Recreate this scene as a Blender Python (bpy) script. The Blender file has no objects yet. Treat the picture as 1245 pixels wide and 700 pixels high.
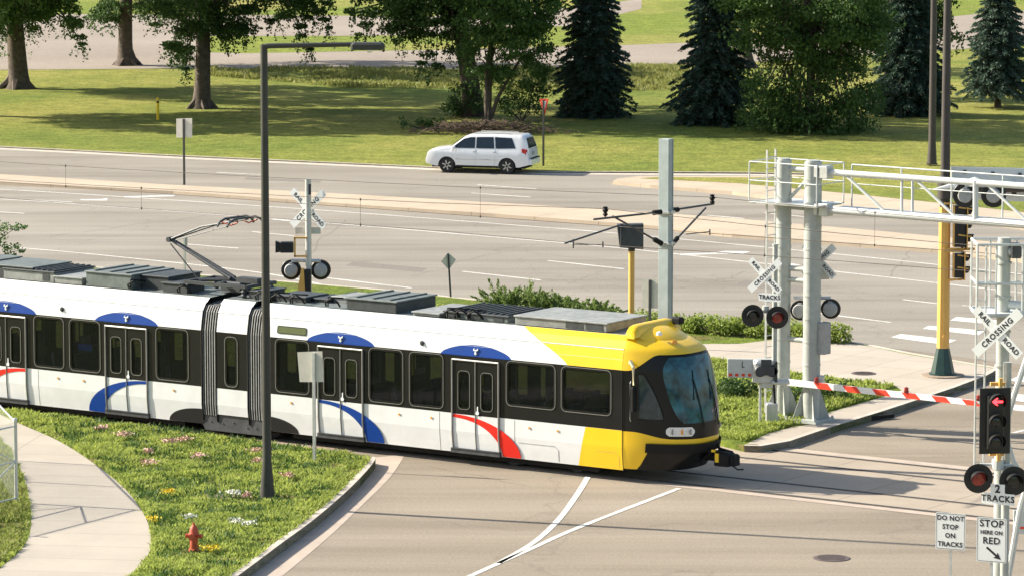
import bpy, bmesh, math, random
import numpy as np
from mathutils import Vector, Matrix
random.seed(7); rng = np.random.default_rng(7)
R = math.radians
scene = bpy.context.scene
col = scene.collection

# ---------------------------------------------------------------- camera model
FPX = 5000.0; PITCH = math.atan(627 / FPX); CAMH = 17.4
_c, _s = math.cos(PITCH), math.sin(PITCH)
def G(x, y, z=0.0):
    """survey helper: place on the horizontal plane of height z"""
    u = (x - 622.5) / FPX; v = (350 - y) / FPX
    t = (z - CAMH) / (-_s + v * _c)
    return Vector((u * t, (_c + v * _s) * t, z))
def ZY(Y, y):
    v = (350 - y) / FPX
    return CAMH + Y * (-_s + v * _c) / (_c + v * _s)
def XY(Y, x, y):
    """point at distance Y"""
    v = (350 - y) / FPX
    t = Y / (_c + v * _s)
    return Vector(((x - 622.5) / FPX * t, Y, ZY(Y, y)))

TA = R(-33.9)
TD = Vector((math.cos(TA), math.sin(TA), 0)); TM = Vector((-TD.y, TD.x, 0))
TB = Vector((2.69, 100.15, 0))
def T(s, w, z=0.0):
    p = TB + TD * s + TM * w
    return Vector((p.x, p.y, z))

# ---------------------------------------------------------------- materials
def new_mat(name):
    m = bpy.data.materials.new(name); m.use_nodes = True
    nt = m.node_tree; b = nt.nodes['Principled BSDF']
    return m, nt, b
def N(nt, t, **kw):
    n = nt.nodes.new(t)
    for k, v in kw.items(): setattr(n, k, v)
    return n
def coords(nt, kind='Object', scale=(1, 1, 1), rot=(0, 0, 0)):
    tc = N(nt, 'ShaderNodeTexCoord'); mp = N(nt, 'ShaderNodeMapping')
    mp.inputs['Scale'].default_value = scale; mp.inputs['Rotation'].default_value = rot
    nt.links.new(tc.outputs[kind], mp.inputs['Vector'])
    return mp.outputs['Vector']
def noise(nt, vec, scale, detail=4, rough=.6):
    n = N(nt, 'ShaderNodeTexNoise'); n.inputs['Scale'].default_value = scale
    n.inputs['Detail'].default_value = detail; n.inputs['Roughness'].default_value = rough
    nt.links.new(vec, n.inputs['Vector']); return n.outputs['Fac']
def ramp(nt, fac, stops):
    r = N(nt, 'ShaderNodeValToRGB'); e = r.color_ramp.elements
    while len(e) < len(stops): e.new(.5)
    for i, (p, c) in enumerate(stops):
        e[i].position = p; e[i].color = (*c, 1) if len(c) == 3 else c
    nt.links.new(fac, r.inputs['Fac']); return r.outputs['Color']
def mixc(nt, fac, a, b, mode='MIX'):
    m = N(nt, 'ShaderNodeMix', data_type='RGBA', blend_type=mode)
    def put(sock, v):
        if isinstance(v, (int, float)): sock.default_value = v
        elif isinstance(v, tuple): sock.default_value = (*v, 1)
        else: nt.links.new(v, sock)
    put(m.inputs['Factor'], fac); put(m.inputs['A'], a); put(m.inputs['B'], b)
    return m.outputs['Result']
def bump(nt, b, fac, strength=.3, dist=.02):
    bp = N(nt, 'ShaderNodeBump'); bp.inputs['Strength'].default_value = strength
    bp.inputs['Distance'].default_value = dist
    nt.links.new(fac, bp.inputs['Height']); nt.links.new(bp.outputs['Normal'], b.inputs['Normal'])
def pm(name, color, rough=.5, metal=0., var=.12, scale=3., bmp=0., coat=0., emit=0., spec=.5):
    m, nt, b = new_mat(name)
    v = coords(nt)
    f = noise(nt, v, scale, 5)
    lo = tuple(c * (1 - var) for c in color); hi = tuple(min(1, c * (1 + var)) for c in color)
    c = ramp(nt, f, [(.3, lo), (.7, hi)])
    nt.links.new(c, b.inputs['Base Color'])
    b.inputs['Roughness'].default_value = rough; b.inputs['Metallic'].default_value = metal
    b.inputs['Coat Weight'].default_value = coat; b.inputs['Specular IOR Level'].default_value = spec
    if emit:
        b.inputs['Emission Color'].default_value = (*color, 1); b.inputs['Emission Strength'].default_value = emit
    if bmp: bump(nt, b, noise(nt, v, scale * 12, 3), bmp, .01)
    return m

M = {}
M['white'] = pm('train white paint', (.70, .71, .71), .3, var=.06, scale=2.2, coat=.2)
M['black'] = pm('train black paint', (.008, .008, .008), .35, var=.2, scale=2, spec=.3)
M['yellow'] = pm('train yellow paint', (.84, .53, .015), .3, var=.04, scale=1.5, coat=.15)
M['blue'] = pm('train blue paint', (.002, .043, .25), .4, var=.05, spec=.25)
M['red'] = pm('train red paint', (.68, .022, .012), .4, var=.05, spec=.3)
M['rubber'] = pm('black rubber', (.009, .009, .009), .7, spec=.25)
M['pleatlit'] = pm('bellows fabric lit ridge', (.30, .30, .29), .75, var=.2, scale=8)  # lit tone of the fabric, painted on the pleat ridges
M['bellow'] = pm('bellows fabric shaded valley', (.10, .10, .10), .8, var=.15)  # same fabric in a shaded tone, painted into the valleys
M['frame'] = pm('brushed frame metal', (.30, .30, .29), .4, metal=.6)
M['steel'] = pm('galvanised steel', (.55, .56, .55), .45, metal=.5, var=.12, scale=6)
M['dsteel'] = pm('dark steel', (.06, .065, .07), .55, metal=.3, var=.3, scale=5)
M['roofgrey'] = pm('roof unit grey', (.12, .14, .135), .6, var=.3, scale=4, bmp=.1)
M['roofdark'] = pm('roof unit dark', (.035, .042, .045), .6, var=.3, scale=5, bmp=.1)
M['rooflight'] = pm('roof unit light grey', (.24, .25, .24), .55, var=.25, scale=5)
M['alu'] = pm('white painted aluminium', (.58, .60, .58), .4, var=.08, scale=6)
M['mast'] = pm('silver painted mast', (.40, .42, .39), .45, var=.12, scale=5)
M['polegreen'] = pm('galvanised catenary pole', (.33, .38, .38), .5, var=.12, scale=3)
M['bronze'] = pm('dark bronze pole paint', (.035, .036, .03), .55, var=.15)
M['brownpole'] = pm('weathered dark brown pole', (.05, .042, .038), .6, var=.2)
M['poleyellow'] = pm('yellow signal pole paint', (.70, .40, .10), .5, var=.06)
M['darkgreen'] = pm('dark green base paint', (.01, .04, .035), .4, var=.2)
M['signwhite'] = pm('white sign sheeting', (.80, .82, .80), .5, var=.03)
M['signback'] = pm('bare sign back', (.60, .57, .50), .5, var=.1, scale=4)
M['ink'] = pm('black sign lettering', (.012, .012, .014), .6, var=0)
M['sigblack'] = pm('signal housing black', (.012, .012, .013), .45, var=.2)
M['lensdark'] = pm('unlit dark lens', (.02, .022, .022), .15, var=.3, scale=20)
M['lensred'] = pm('red flasher lens', (.30, .04, .03), .2, var=.35, scale=14)
M['lit'] = pm('lit red arrow', (1., .03, .04), .4, emit=3.)
M['discgrey'] = pm('flasher back grey', (.34, .34, .33), .5, var=.15, scale=9)
M['hydrant'] = pm('weathered red hydrant paint', (.42, .07, .03), .6, var=.3, scale=9)
M['carwhite'] = pm('car white paint', (.78, .79, .80), .2, var=.02, coat=.6)
M['carglass'] = pm('dark car glass', (.012, .02, .03), .07, var=.3, scale=1.5)
M['tyre'] = pm('tyre rubber', (.018, .018, .018), .85)
M['rim'] = pm('alloy rim', (.5, .5, .5), .3, metal=.7)
M['taillight'] = pm('tail light red', (.45, .02, .02), .15, var=.2)
M['lamp'] = pm('lamp clear lens', (.75, .75, .72), .1, var=.1)
M['amber'] = pm('amber lens', (.85, .35, .04), .2)
M['reflred'] = pm('red reflective', (.75, .06, .03), .4, var=.06)
M['flange'] = pm('dirt filled flangeway', (.10, .078, .06), .9, var=.3)
M['wire'] = pm('copper wire', (.07, .055, .045), .6)
M['kerb'] = pm('kerb concrete', (.46, .41, .35), .85, var=.15, scale=2.5, bmp=.3)
M['gutter'] = pm('gutter concrete', (.40, .33, .27), .85, var=.12, scale=1.5, bmp=.3)
def worn_paint():
    m, nt, b = new_mat('worn road marking paint'); v = coords(nt)
    f = ramp(nt, noise(nt, v, 7., 6, .75), [(.36, (.34, .31, .27)), (.50, (.66, .65, .61))])
    g = ramp(nt, noise(nt, v, .6, 3), [(.3, (.78,) * 3), (.6, (1.05,) * 3)])
    nt.links.new(mixc(nt, 1., f, g, 'MULTIPLY'), b.inputs['Base Color']); b.inputs['Roughness'].default_value = .75; return m
M['paint'] = worn_paint()
M['tar'] = pm('tar crack sealant', (.15, .132, .112), .8, var=.25, scale=3)
M['stain'] = pm('patched asphalt', (.17, .15, .128), .9, var=.12, scale=6, bmp=.3)
M['bark'] = pm('tree bark', (.085, .065, .05), .9, var=.5, scale=4, bmp=.8)
M['cloth'] = pm('dark clothing', (.02, .02, .025), .9)
M['skin'] = pm('skin', (.3, .17, .11), .6)
M['seat'] = pm('seat fabric', (.02, .035, .07), .8, var=.3)
M['interior'] = pm('interior panel', (.25, .25, .24), .7)
M['floor'] = pm('interior floor', (.05, .05, .055), .8)
M['manhole'] = pm('cast iron', (.10, .075, .07), .7, var=.3, scale=12, bmp=.5)
M['petal'] = pm('faded pink petals', (.62, .38, .33), .8, var=.3, scale=12)
M['petalw'] = pm('white petals', (.75, .74, .66), .8, var=.15, scale=12)
M['petaly'] = pm('yellow petals', (.75, .55, .03), .8, var=.2, scale=12)
M['mulch'] = pm('dead brush', (.11, .075, .05), .95, var=.5, scale=6, bmp=.8)

def glass(name, tint, mixf=.55, gcol=(.75, .85, .95)):
    m, nt, b = new_mat(name)
    out = nt.nodes['Material Output']
    tr = N(nt, 'ShaderNodeBsdfTransparent'); tr.inputs['Color'].default_value = (*tint, 1)
    b.inputs['Base Color'].default_value = (.01, .012, .013, 1); b.inputs['Roughness'].default_value = .05
    mx = N(nt, 'ShaderNodeMixShader'); mx.inputs[0].default_value = mixf
    nt.links.new(tr.outputs[0], mx.inputs[1]); nt.links.new(b.outputs[0], mx.inputs[2])
    nt.links.new(mx.outputs[0], out.inputs['Surface'])
    return m
M['glass'] = glass('tinted window glass', (.47, .46, .46), .42)
M['doorglass'] = glass('door glass', (.45, .44, .44), .42)
M['windshield'] = pm('windshield glass painted reflections', (.016, .075, .10), .05, var=.95, scale=3.0, coat=0., spec=.5)  # strong noise contrast paints reflections into the glass colour
M['cabglass'] = pm('cab side glass', (.03, .05, .055), .05, var=.5, scale=3)

def mesh_net(name):
    m, nt, b = new_mat(name); out = nt.nodes['Material Output']
    v = coords(nt, 'Object', (1, 1, 1), (0, R(45), 0))
    w = []
    for d in ('X', 'Z'):
        wv = N(nt, 'ShaderNodeTexWave', bands_direction=d); wv.inputs['Scale'].default_value = 5.5
        nt.links.new(v, wv.inputs['Vector']); w.append(wv.outputs['Fac'])
    mx = N(nt, 'ShaderNodeMath', operation='MAXIMUM'); nt.links.new(w[0], mx.inputs[0]); nt.links.new(w[1], mx.inputs[1])
    gt = N(nt, 'ShaderNodeMath', operation='GREATER_THAN'); gt.inputs[1].default_value = .975
    nt.links.new(mx.outputs[0], gt.inputs[0])
    nt.links.new(gt.outputs[0], b.inputs['Alpha'])
    b.inputs['Base Color'].default_value = (.35, .37, .34, 1); b.inputs['Roughness'].default_value = .5
    return m
M['net'] = mesh_net('chain link mesh')

def ground_mat(name, c1, c2, c3, big=.08, fine=14., streak=None, crack=0., rough=.9, bstr=.4):
    m, nt, b = new_mat(name)
    v = coords(nt)
    a = ramp(nt, noise(nt, v, big, 6, .62), [(.32, c1), (.5, c2), (.68, c3)])
    f = ramp(nt, noise(nt, v, fine, 3, .7), [(.3, (.82,) * 3), (.7, (1.16,) * 3)])
    c = mixc(nt, 1., a, f, 'MULTIPLY')
    if streak:
        sv = coords(nt, 'Object', (.05, 1.1, 1), (0, 0, streak))
        f2 = ramp(nt, noise(nt, sv, 1.1, 5, .6), [(.3, (.90,) * 3), (.7, (1.07,) * 3)])
        c = mixc(nt, 1., c, f2, 'MULTIPLY')
    if streak:
        sv = coords(nt, 'Object', (.035, .42, 1), (0, 0, streak))
        f3 = ramp(nt, noise(nt, sv, 1., 4, .55), [(.38, (.84, .83, .82)), (.52, (1.,) * 3), (.7, (1.05,) * 3)])
        c = mixc(nt, 1., c, f3, 'MULTIPLY')
        f4 = ramp(nt, noise(nt, v, .9, 6, .8), [(.24, (.72,) * 3), (.33, (1.,) * 3)])
        c = mixc(nt, 1., c, f4, 'MULTIPLY')
    if crack:
        vo = N(nt, 'ShaderNodeTexVoronoi', feature='DISTANCE_TO_EDGE'); vo.inputs['Scale'].default_value = crack
        # warp
        nz = N(nt, 'ShaderNodeTexNoise'); nz.inputs['Scale'].default_value = .35; nz.inputs['Detail'].default_value = 5
        nt.links.new(v, nz.inputs['Vector'])
        add = N(nt, 'ShaderNodeVectorMath', operation='MULTIPLY_ADD'); add.inputs[1].default_value = (5, 5, 5)
        nt.links.new(nz.outputs['Color'], add.inputs[0]); nt.links.new(v, add.inputs[2])
        nt.links.new(add.outputs[0], vo.inputs['Vector'])
        cr = ramp(nt, vo.outputs['Distance'], [(0., (.72,) * 3), (.006, (1,) * 3)])
        c = mixc(nt, .55, c, cr, 'MULTIPLY')
    nt.links.new(c, b.inputs['Base Color']); b.inputs['Roughness'].default_value = rough
    b.inputs['Specular IOR Level'].default_value = .25
    bump(nt, b, noise(nt, v, fine * 2, 3), bstr, .01)
    return m
M['highway'] = ground_mat('aged highway asphalt', (.226, .204, .172), (.257, .233, .198), (.285, .260, .223), streak=R(33), crack=.09)
M['street'] = ground_mat('tan street asphalt', (.224, .190, .146), (.252, .214, .167), (.279, .238, .188), streak=R(30), crack=.07)
M['parkroad'] = ground_mat('park road asphalt', (.24, .20, .165), (.27, .228, .19), (.30, .255, .215), fine=6)
def lawn_mat(name, g1, g2, g3, big=.07, mid=.9, fine=7.):
    m, nt, b = new_mat(name); v = coords(nt)
    a = ramp(nt, noise(nt, v, big, 5, .6), [(.35, g1), (.5, g2), (.66, g3)])
    f = ramp(nt, noise(nt, v, mid, 6, .7), [(.3, (.64, .72, .62)), (.7, (1.30, 1.25, 1.15))])
    c = mixc(nt, 1., a, f, 'MULTIPLY')
    f = ramp(nt, noise(nt, coords(nt, 'Object', (1, .35, 1)), fine, 4, .8), [(.3, (.6, .62, .6)), (.7, (1.4, 1.38, 1.3))])
    c = mixc(nt, 1., c, f, 'MULTIPLY')
    nt.links.new(c, b.inputs['Base Color']); b.inputs['Roughness'].default_value = .95
    b.inputs['Specular IOR Level'].default_value = .1
    bump(nt, b, noise(nt, v, fine, 4, .8), .8, .08)
    return m
M['lawn'] = lawn_mat('mown lawn', (.265, .250, .080), (.200, .212, .056), (.138, .175, .040))
M['meadow'] = lawn_mat('far field grass', (.19, .22, .05), (.16, .20, .042), (.28, .25, .09), big=.03)
M['soil'] = lawn_mat('bed soil and clover', (.15, .19, .035), (.11, .15, .03), (.15, .12, .055), big=.8, mid=3)
def conc(name, c, bw, bh, rot, mort=.012, var=.08):
    m, nt, b = new_mat(name)
    v = coords(nt, 'Object', (1, 1, 1), (0, 0, rot))
    br = N(nt, 'ShaderNodeTexBrick'); br.offset = 0.
    br.inputs['Scale'].default_value = 1; br.inputs['Brick Width'].default_value = bw; br.inputs['Row Height'].default_value = bh
    br.inputs['Mortar Size'].default_value = mort; br.inputs['Mortar Smooth'].default_value = .3
    br.inputs['Color1'].default_value = (*c, 1); br.inputs['Color2'].default_value = (*[x * .94 for x in c], 1)
    br.inputs['Mortar'].default_value = (*[x * .55 for x in c], 1)
    nt.links.new(v, br.inputs['Vector'])
    v2 = coords(nt)
    f = ramp(nt, noise(nt, v2, .5, 6, .7), [(.3, (1 - var,) * 3), (.7, (1 + var,) * 3)])
    f2 = ramp(nt, noise(nt, v2, 20, 3, .7), [(.3, (.93,) * 3), (.7, (1.06,) * 3)])
    c_ = mixc(nt, 1., mixc(nt, 1., br.outputs['Color'], f, 'MULTIPLY'), f2, 'MULTIPLY')
    nt.links.new(c_, b.inputs['Base Color']); b.inputs['Roughness'].default_value = .85
    bump(nt, b, noise(nt, v2, 30, 3), .25, .01)
    return m
M['walk'] = conc('sidewalk concrete', (.39, .345, .285), 9., 1.5, R(8))
M['corner'] = conc('corner sidewalk concrete', (.40, .35, .29), 1.6, 1.6, R(33))
M['median'] = conc('median concrete', (.43, .35, .26), 3., 40., R(32), .02, .12)
M['panel'] = conc('track crossing panels', (.35, .29, .225), 2.4, 50., -TA, .02, .12)
M['ballast'] = ground_mat('trackside dirt', (.24, .19, .14), (.29, .23, .175), (.34, .27, .21), big=.9, fine=20)

def leafmat(name, dark, light, trans=.35, rough=.6, isl=.42, mid=.5, ns=.9):
    m, nt, b = new_mat(name); out = nt.nodes['Material Output']
    g = N(nt, 'ShaderNodeNewGeometry'); v = coords(nt)
    f = noise(nt, v, ns, 4)
    ad = N(nt, 'ShaderNodeMath', operation='MULTIPLY_ADD'); ad.inputs[1].default_value = isl
    nt.links.new(g.outputs['Random Per Island'], ad.inputs[0])
    hf = N(nt, 'ShaderNodeMath', operation='MULTIPLY'); hf.inputs[1].default_value = mid
    nt.links.new(f, hf.inputs[0]); nt.links.new(hf.outputs[0], ad.inputs[2])
    c = ramp(nt, ad.outputs[0], [(.15, dark), (.8, light)])
    nt.links.new(c, b.inputs['Base Color']); b.inputs['Roughness'].default_value = rough
    b.inputs['Specular IOR Level'].default_value = .3
    tl = N(nt, 'ShaderNodeBsdfTranslucent'); nt.links.new(c, tl.inputs['Color'])
    mx = N(nt, 'ShaderNodeMixShader'); mx.inputs[0].default_value = trans
    nt.links.new(b.outputs[0], mx.inputs[1]); nt.links.new(tl.outputs[0], mx.inputs[2])
    nt.links.new(mx.outputs[0], out.inputs['Surface'])
    return m
M['leaf'] = leafmat('broad leaves', (.035, .08, .022), (.12, .205, .052), .45)
M['leaf2'] = leafmat('bright broad leaves', (.042, .10, .024), (.13, .22, .058), .45)
M['leafdark'] = leafmat('dark broad leaves', (.028, .064, .02), (.088, .155, .04), .42)  # deepest green of the broad leaf tones
M['needle'] = leafmat('spruce needles', (.030, .062, .046), (.085, .14, .095), .25)
M['needle2'] = leafmat('blue spruce needles', (.05, .09, .07), (.125, .185, .13), .25)
M['juniper'] = leafmat('juniper sprays', (.09, .15, .035), (.26, .33, .10), .4)
M['hedge'] = leafmat('groundcover leaves', (.15, .22, .035), (.36, .43, .10), .5)
M['blade'] = leafmat('grass blades', (.085, .15, .026), (.39, .45, .105), .5, isl=.3, mid=1.0, ns=1.5)
M['weed'] = leafmat('weed leaves', (.03, .07, .018), (.10, .18, .045), .35)
M['bladedry'] = leafmat('dry grass blades', (.17, .20, .05), (.34, .33, .11), .4)

# ---------------------------------------------------------------- mesh builder
class MB:
    def __init__(self): self.v = []; self.f = []; self.m = []
    def add(self, vs, fs, mi=0):
        o = len(self.v); self.v += [tuple(p) for p in vs]
        for f in fs: self.f.append(tuple(i + o for i in f)); self.m.append(mi)
        return self
    def box(self, c, s, rz=0, mi=0, ry=0, rx=0, taper=1.):
        mt = Matrix.Rotation(rz, 3, 'Z') @ Matrix.Rotation(ry, 3, 'Y') @ Matrix.Rotation(rx, 3, 'X')
        vs = []
        for z in (-.5, .5):
            k = 1 if z < 0 else taper
            for x, y in ((-.5, -.5), (.5, -.5), (.5, .5), (-.5, .5)):
                vs.append(Vector(c) + mt @ Vector((x * s[0] * k, y * s[1] * k, z * s[2])))
        return self.add(vs, [(3, 2, 1, 0), (4, 5, 6, 7), (0, 1, 5, 4), (1, 2, 6, 5), (2, 3, 7, 6), (3, 0, 4, 7)], mi)
    def bbox(self, c, s, b=.02, rz=0, mi=0):
        """box with chamfered vertical and top edges"""
        hx, hy, hz = s[0] / 2, s[1] / 2, s[2] / 2
        mt = Matrix.Rotation(rz, 3, 'Z')
        def ring(i, z):
            x, y = hx - i, hy - i
            return [Vector(c) + mt @ Vector(p) for p in ((-x + b, -y, z), (x - b, -y, z), (x, -y + b, z), (x, y - b, z), (x - b, y, z), (-x + b, y, z), (-x, y - b, z), (-x, -y + b, z))]
        vs = ring(0, -hz) + ring(0, hz - b) + ring(b, hz)
        fs = [tuple(range(7, -1, -1))]
        for k in (0, 8):
            for i in range(8): fs.append((k + i, k + (i + 1) % 8, k + 8 + (i + 1) % 8, k + 8 + i))
        fs.append(tuple(range(16, 24)))
        return self.add(vs, fs, mi)
    def tube(self, pts, r, n=8, mi=0, cap=True):
        pts = [Vector(p) for p in pts]
        rs = r if isinstance(r, (list, tuple)) else [r] * len(pts)
        vs = []; fs = []
        ref = None
        for i, p in enumerate(pts):
            a = pts[min(i + 1, len(pts) - 1)] - pts[max(i - 1, 0)]
            a.normalize()
            if ref is None: ref = Vector((0, 0, 1)) if abs(a.z) < .9 else Vector((1, 0, 0))
            u = a.cross(ref); 
            if u.length < 1e-4: u = a.cross(Vector((0, 1, 0)))
            u.normalize(); w = a.cross(u); ref = u.cross(a) * -1 if False else ref
            for k in range(n):
                t = 2 * math.pi * k / n
                vs.append(p + (u * math.cos(t) + w * math.sin(t)) * rs[i])
        for i in range(len(pts) - 1):
            for k in range(n):
                a0 = i * n + k; a1 = i * n + (k + 1) % n
                fs.append((a0, a1, a1 + n, a0 + n))
        if cap:
            fs.append(tuple(range(n - 1, -1, -1))); L = (len(pts) - 1) * n
            fs.append(tuple(range(L, L + n)))
        return self.add(vs, fs, mi)
    def lathe(self, prof, n=20, c=(0, 0, 0), axis='Z', mi=0, rot=None):
        """prof: list of (r, h)"""
        c = Vector(c); vs = []; fs = []
        for r, h in prof:
            for k in range(n):
                t = 2 * math.pi * k / n; a, b_ = r * math.cos(t), r * math.sin(t)
                p = {'Z': (a, b_, h), 'Y': (a, h, b_), 'X': (h, a, b_)}[axis]
                p = Vector(p)
                if rot: p = rot @ p
                vs.append(c + p)
        for i in range(len(prof) - 1):
            for k in range(n):
                a0 = i * n + k; a1 = i * n + (k + 1) % n
                fs.append((a0, a1, a1 + n, a0 + n))
        fs.append(tuple(range(n))); L = (len(prof) - 1) * n; fs.append(tuple(range(L, L + n)))
        return self.add(vs, fs, mi)
    def prism(self, poly, h0, h1, plane='XY', mi=0):
        n = len(poly)
        def P(a, b, h): return {'XY': (a, b, h), 'XZ': (a, h, b), 'YZ': (h, a, b)}[plane]
        vs = [P(a, b, h0) for a, b in poly] + [P(a, b, h1) for a, b in poly]
        fs = [tuple(range(n - 1, -1, -1)), tuple(range(n, 2 * n))]
        for i in range(n): fs.append((i, (i + 1) % n, n + (i + 1) % n, n + i))
        return self.add(vs, fs, mi)
    def parts(self, k=1):
        """loose pieces as separate builders, k pieces to each"""
        p = list(range(len(self.v)))
        def fd(a):
            while p[a] != a: p[a] = p[p[a]]; a = p[a]
            return a
        for f in self.f:
            for a in f[1:]:
                x, y = fd(f[0]), fd(a)
                if x != y: p[max(x, y)] = min(x, y)
        roots = sorted({fd(f[0]) for f in self.f}); ix = {r: i // k for i, r in enumerate(roots)}; out = [MB() for _ in range((len(roots) + k - 1) // k)]
        vm = [{} for _ in out]
        for f, m in zip(self.f, self.m):
            j = ix[fd(f[0])]; o = out[j]; g = []
            for a in f:
                if a not in vm[j]: vm[j][a] = len(o.v); o.v.append(self.v[a])
                g.append(vm[j][a])
            o.f.append(tuple(g)); o.m.append(m)
        return out
    def split(self, name, mats, parent=None, smooth=False, k=1):
        for q in self.parts(k): q.build(name, mats, parent, smooth)
    def build(self, name, mats, parent=None, smooth=False, bevel=0):
        me = bpy.data.meshes.new(name); me.from_pydata(self.v, [], self.f)
        if not isinstance(mats, (list, tuple)): mats = [mats]
        for m in mats: me.materials.append(M[m] if isinstance(m, str) else m)
        me.polygons.foreach_set('material_index', self.m)
        bm = bmesh.new(); bm.from_mesh(me)
        bmesh.ops.recalc_face_normals(bm, faces=bm.faces); bm.to_mesh(me); bm.free()
        if smooth:
            me.polygons.foreach_set('use_smooth', [True] * len(me.polygons))
            me.update()
            try: me.set_sharp_from_angle(angle=R(35))
            except Exception: pass
        o = bpy.data.objects.new(name, me); col.objects.link(o)
        if parent is not None: o.parent = parent
        if bevel:
            bv = o.modifiers.new('b', 'BEVEL'); bv.width = bevel; bv.segments = 2; bv.limit_method = 'ANGLE'
        return o

def tag(o, label=None, cat=None, group=None, kind=None):
    if label: o['label'] = label
    if cat: o['category'] = cat
    if group: o['group'] = group
    if kind: o['kind'] = kind
    return o
def thing(name, label, cat, loc=(0, 0, 0), rz=0, group=None):
    o = bpy.data.objects.new(name, None); col.objects.link(o)
    o.empty_display_size = .2
    o.location = loc; o.rotation_euler = (0, 0, rz)
    return tag(o, label, cat, group)
def copy_tree(o, parent=None):
    c = o.copy(); col.objects.link(c)
    if parent is not None: c.parent = parent
    for ch in [x for x in col.objects if x.parent == o]: copy_tree(ch, c)
    return c
def sheet(name, pts, mat, z=None, kind='structure', label=None, thick=0):
    """flat polygon laid on the ground, with an optional raised edge"""
    pts = [Vector((p[0], p[1], p[2] if z is None else z)) for p in pts]
    mb = MB(); n = len(pts)
    if thick:
        mb.add(pts + [p - Vector((0, 0, thick)) for p in pts], [tuple(range(n))] + [(i, (i + 1) % n, n + (i + 1) % n, n + i) for i in range(n)])
    else: mb.add(pts, [tuple(range(n))])
    o = mb.build(name, mat); 
    # make sure it faces up
    if o.data.polygons[0].normal.z < 0: o.data.flip_normals()
    return tag(o, label, kind=kind)
def smooth_line(pts, k=6):
    """Catmull-Rom"""
    P = [Vector(p) for p in pts]; P = [P[0] * 2 - P[1]] + P + [P[-1] * 2 - P[-2]]; out = []
    for i in range(1, len(P) - 2):
        for j in range(k):
            t = j / k
            out.append(.5 * ((2 * P[i]) + (-P[i - 1] + P[i + 1]) * t + (2 * P[i - 1] - 5 * P[i] + 4 * P[i + 1] - P[i + 2]) * t * t + (-P[i - 1] + 3 * P[i] - 3 * P[i + 1] + P[i + 2]) * t ** 3))
    out.append(P[-2]); return out
def ribbon(mb, pts, w, z0, z1, side=0, mi=0):
    """strip following pts; width w to the left (side=1), right (-1) or centred (0), closed box section"""
    pts = [Vector((p[0], p[1], 0)) for p in pts]; n = len(pts); vs = []
    for i in range(n):
        a = (pts[min(i + 1, n - 1)] - pts[max(i - 1, 0)]).normalized(); nn = Vector((-a.y, a.x, 0))
        if side == 0: l, r = pts[i] + nn * w / 2, pts[i] - nn * w / 2
        elif side > 0: l, r = pts[i] + nn * w, pts[i]
        else: l, r = pts[i], pts[i] - nn * w
        vs += [(l.x, l.y, z0), (l.x, l.y, z1), (r.x, r.y, z1), (r.x, r.y, z0)]
    fs = []
    for i in range(n - 1):
        a = i * 4
        if z1 - z0 < .006: fs.append((a + 1, a + 2, a + 6, a + 5))
        else:
            for k in range(4): fs.append((a + k, a + (k + 1) % 4, a + 4 + (k + 1) % 4, a + 4 + k))
    if z1 - z0 >= .006: fs += [(0, 1, 2, 3), ((n - 1) * 4 + 3, (n - 1) * 4 + 2, (n - 1) * 4 + 1, (n - 1) * 4)]
    mb.add(vs, fs, mi)
def text_mesh(mb, s, size, origin, ux, uz, mi=0, spacing=1., bold=.004):
    """letters centred at origin, in the plane ux/uz"""
    cu = bpy.data.curves.new('t', 'FONT'); cu.body = s; cu.size = size; cu.align_x = 'CENTER'; cu.align_y = 'CENTER'
    cu.space_character = spacing; cu.offset = bold; cu.resolution_u = 3
    ob = bpy.data.objects.new('t', cu); col.objects.link(ob)
    dg = bpy.context.evaluated_depsgraph_get(); dg.update()
    me = bpy.data.meshes.new_from_object(ob.evaluated_get(dg))
    o = Vector(origin); ux = Vector(ux); uz = Vector(uz)
    mb.add([o + ux * v.co.x + uz * v.co.y for v in me.vertices], [tuple(p.vertices) for p in me.polygons], mi)
    bpy.data.objects.remove(ob); bpy.data.curves.remove(cu); bpy.data.meshes.remove(me)

def quads_obj(name, V, mat, parent=None):
    """V: (n,4,3) array -> one mesh of n separate quads"""
    n = len(V); me = bpy.data.meshes.new(name)
    me.vertices.add(n * 4); me.vertices.foreach_set('co', V.reshape(-1).astype(np.float32))
    me.loops.add(n * 4); me.loops.foreach_set('vertex_index', np.arange(n * 4, dtype=np.int32))
    me.polygons.add(n); me.polygons.foreach_set('loop_start', np.arange(0, n * 4, 4, dtype=np.int32))
    me.polygons.foreach_set('loop_total', np.full(n, 4, dtype=np.int32))
    me.update(calc_edges=True)
    me.materials.append(M[mat])
    o = bpy.data.objects.new(name, me); col.objects.link(o)
    if parent is not None: o.parent = parent
    return o
def leaves(C, size, aspect=.6, flat=.0, droop=None):
    """C (n,3) centres -> rhombus leaves (n,4,3)"""
    n = len(C)
    sz = size * rng.uniform(.6, 1.35, n)[:, None] if np.isscalar(size) else (size * rng.uniform(.6, 1.35, n))[:, None]
    a = rng.normal(size=(n, 3)); a[:, 2] *= (1 - flat)
    a /= np.linalg.norm(a, axis=1)[:, None]
    b = rng.normal(size=(n, 3)); b[:, 2] *= (1 - flat)
    b -= (a * b).sum(1)[:, None] * a; b /= np.linalg.norm(b, axis=1)[:, None]
    a = a * sz * .5; b = b * sz * .5 * aspect
    return np.stack([C - a, C - b, C + a, C + b], 1)
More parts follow.
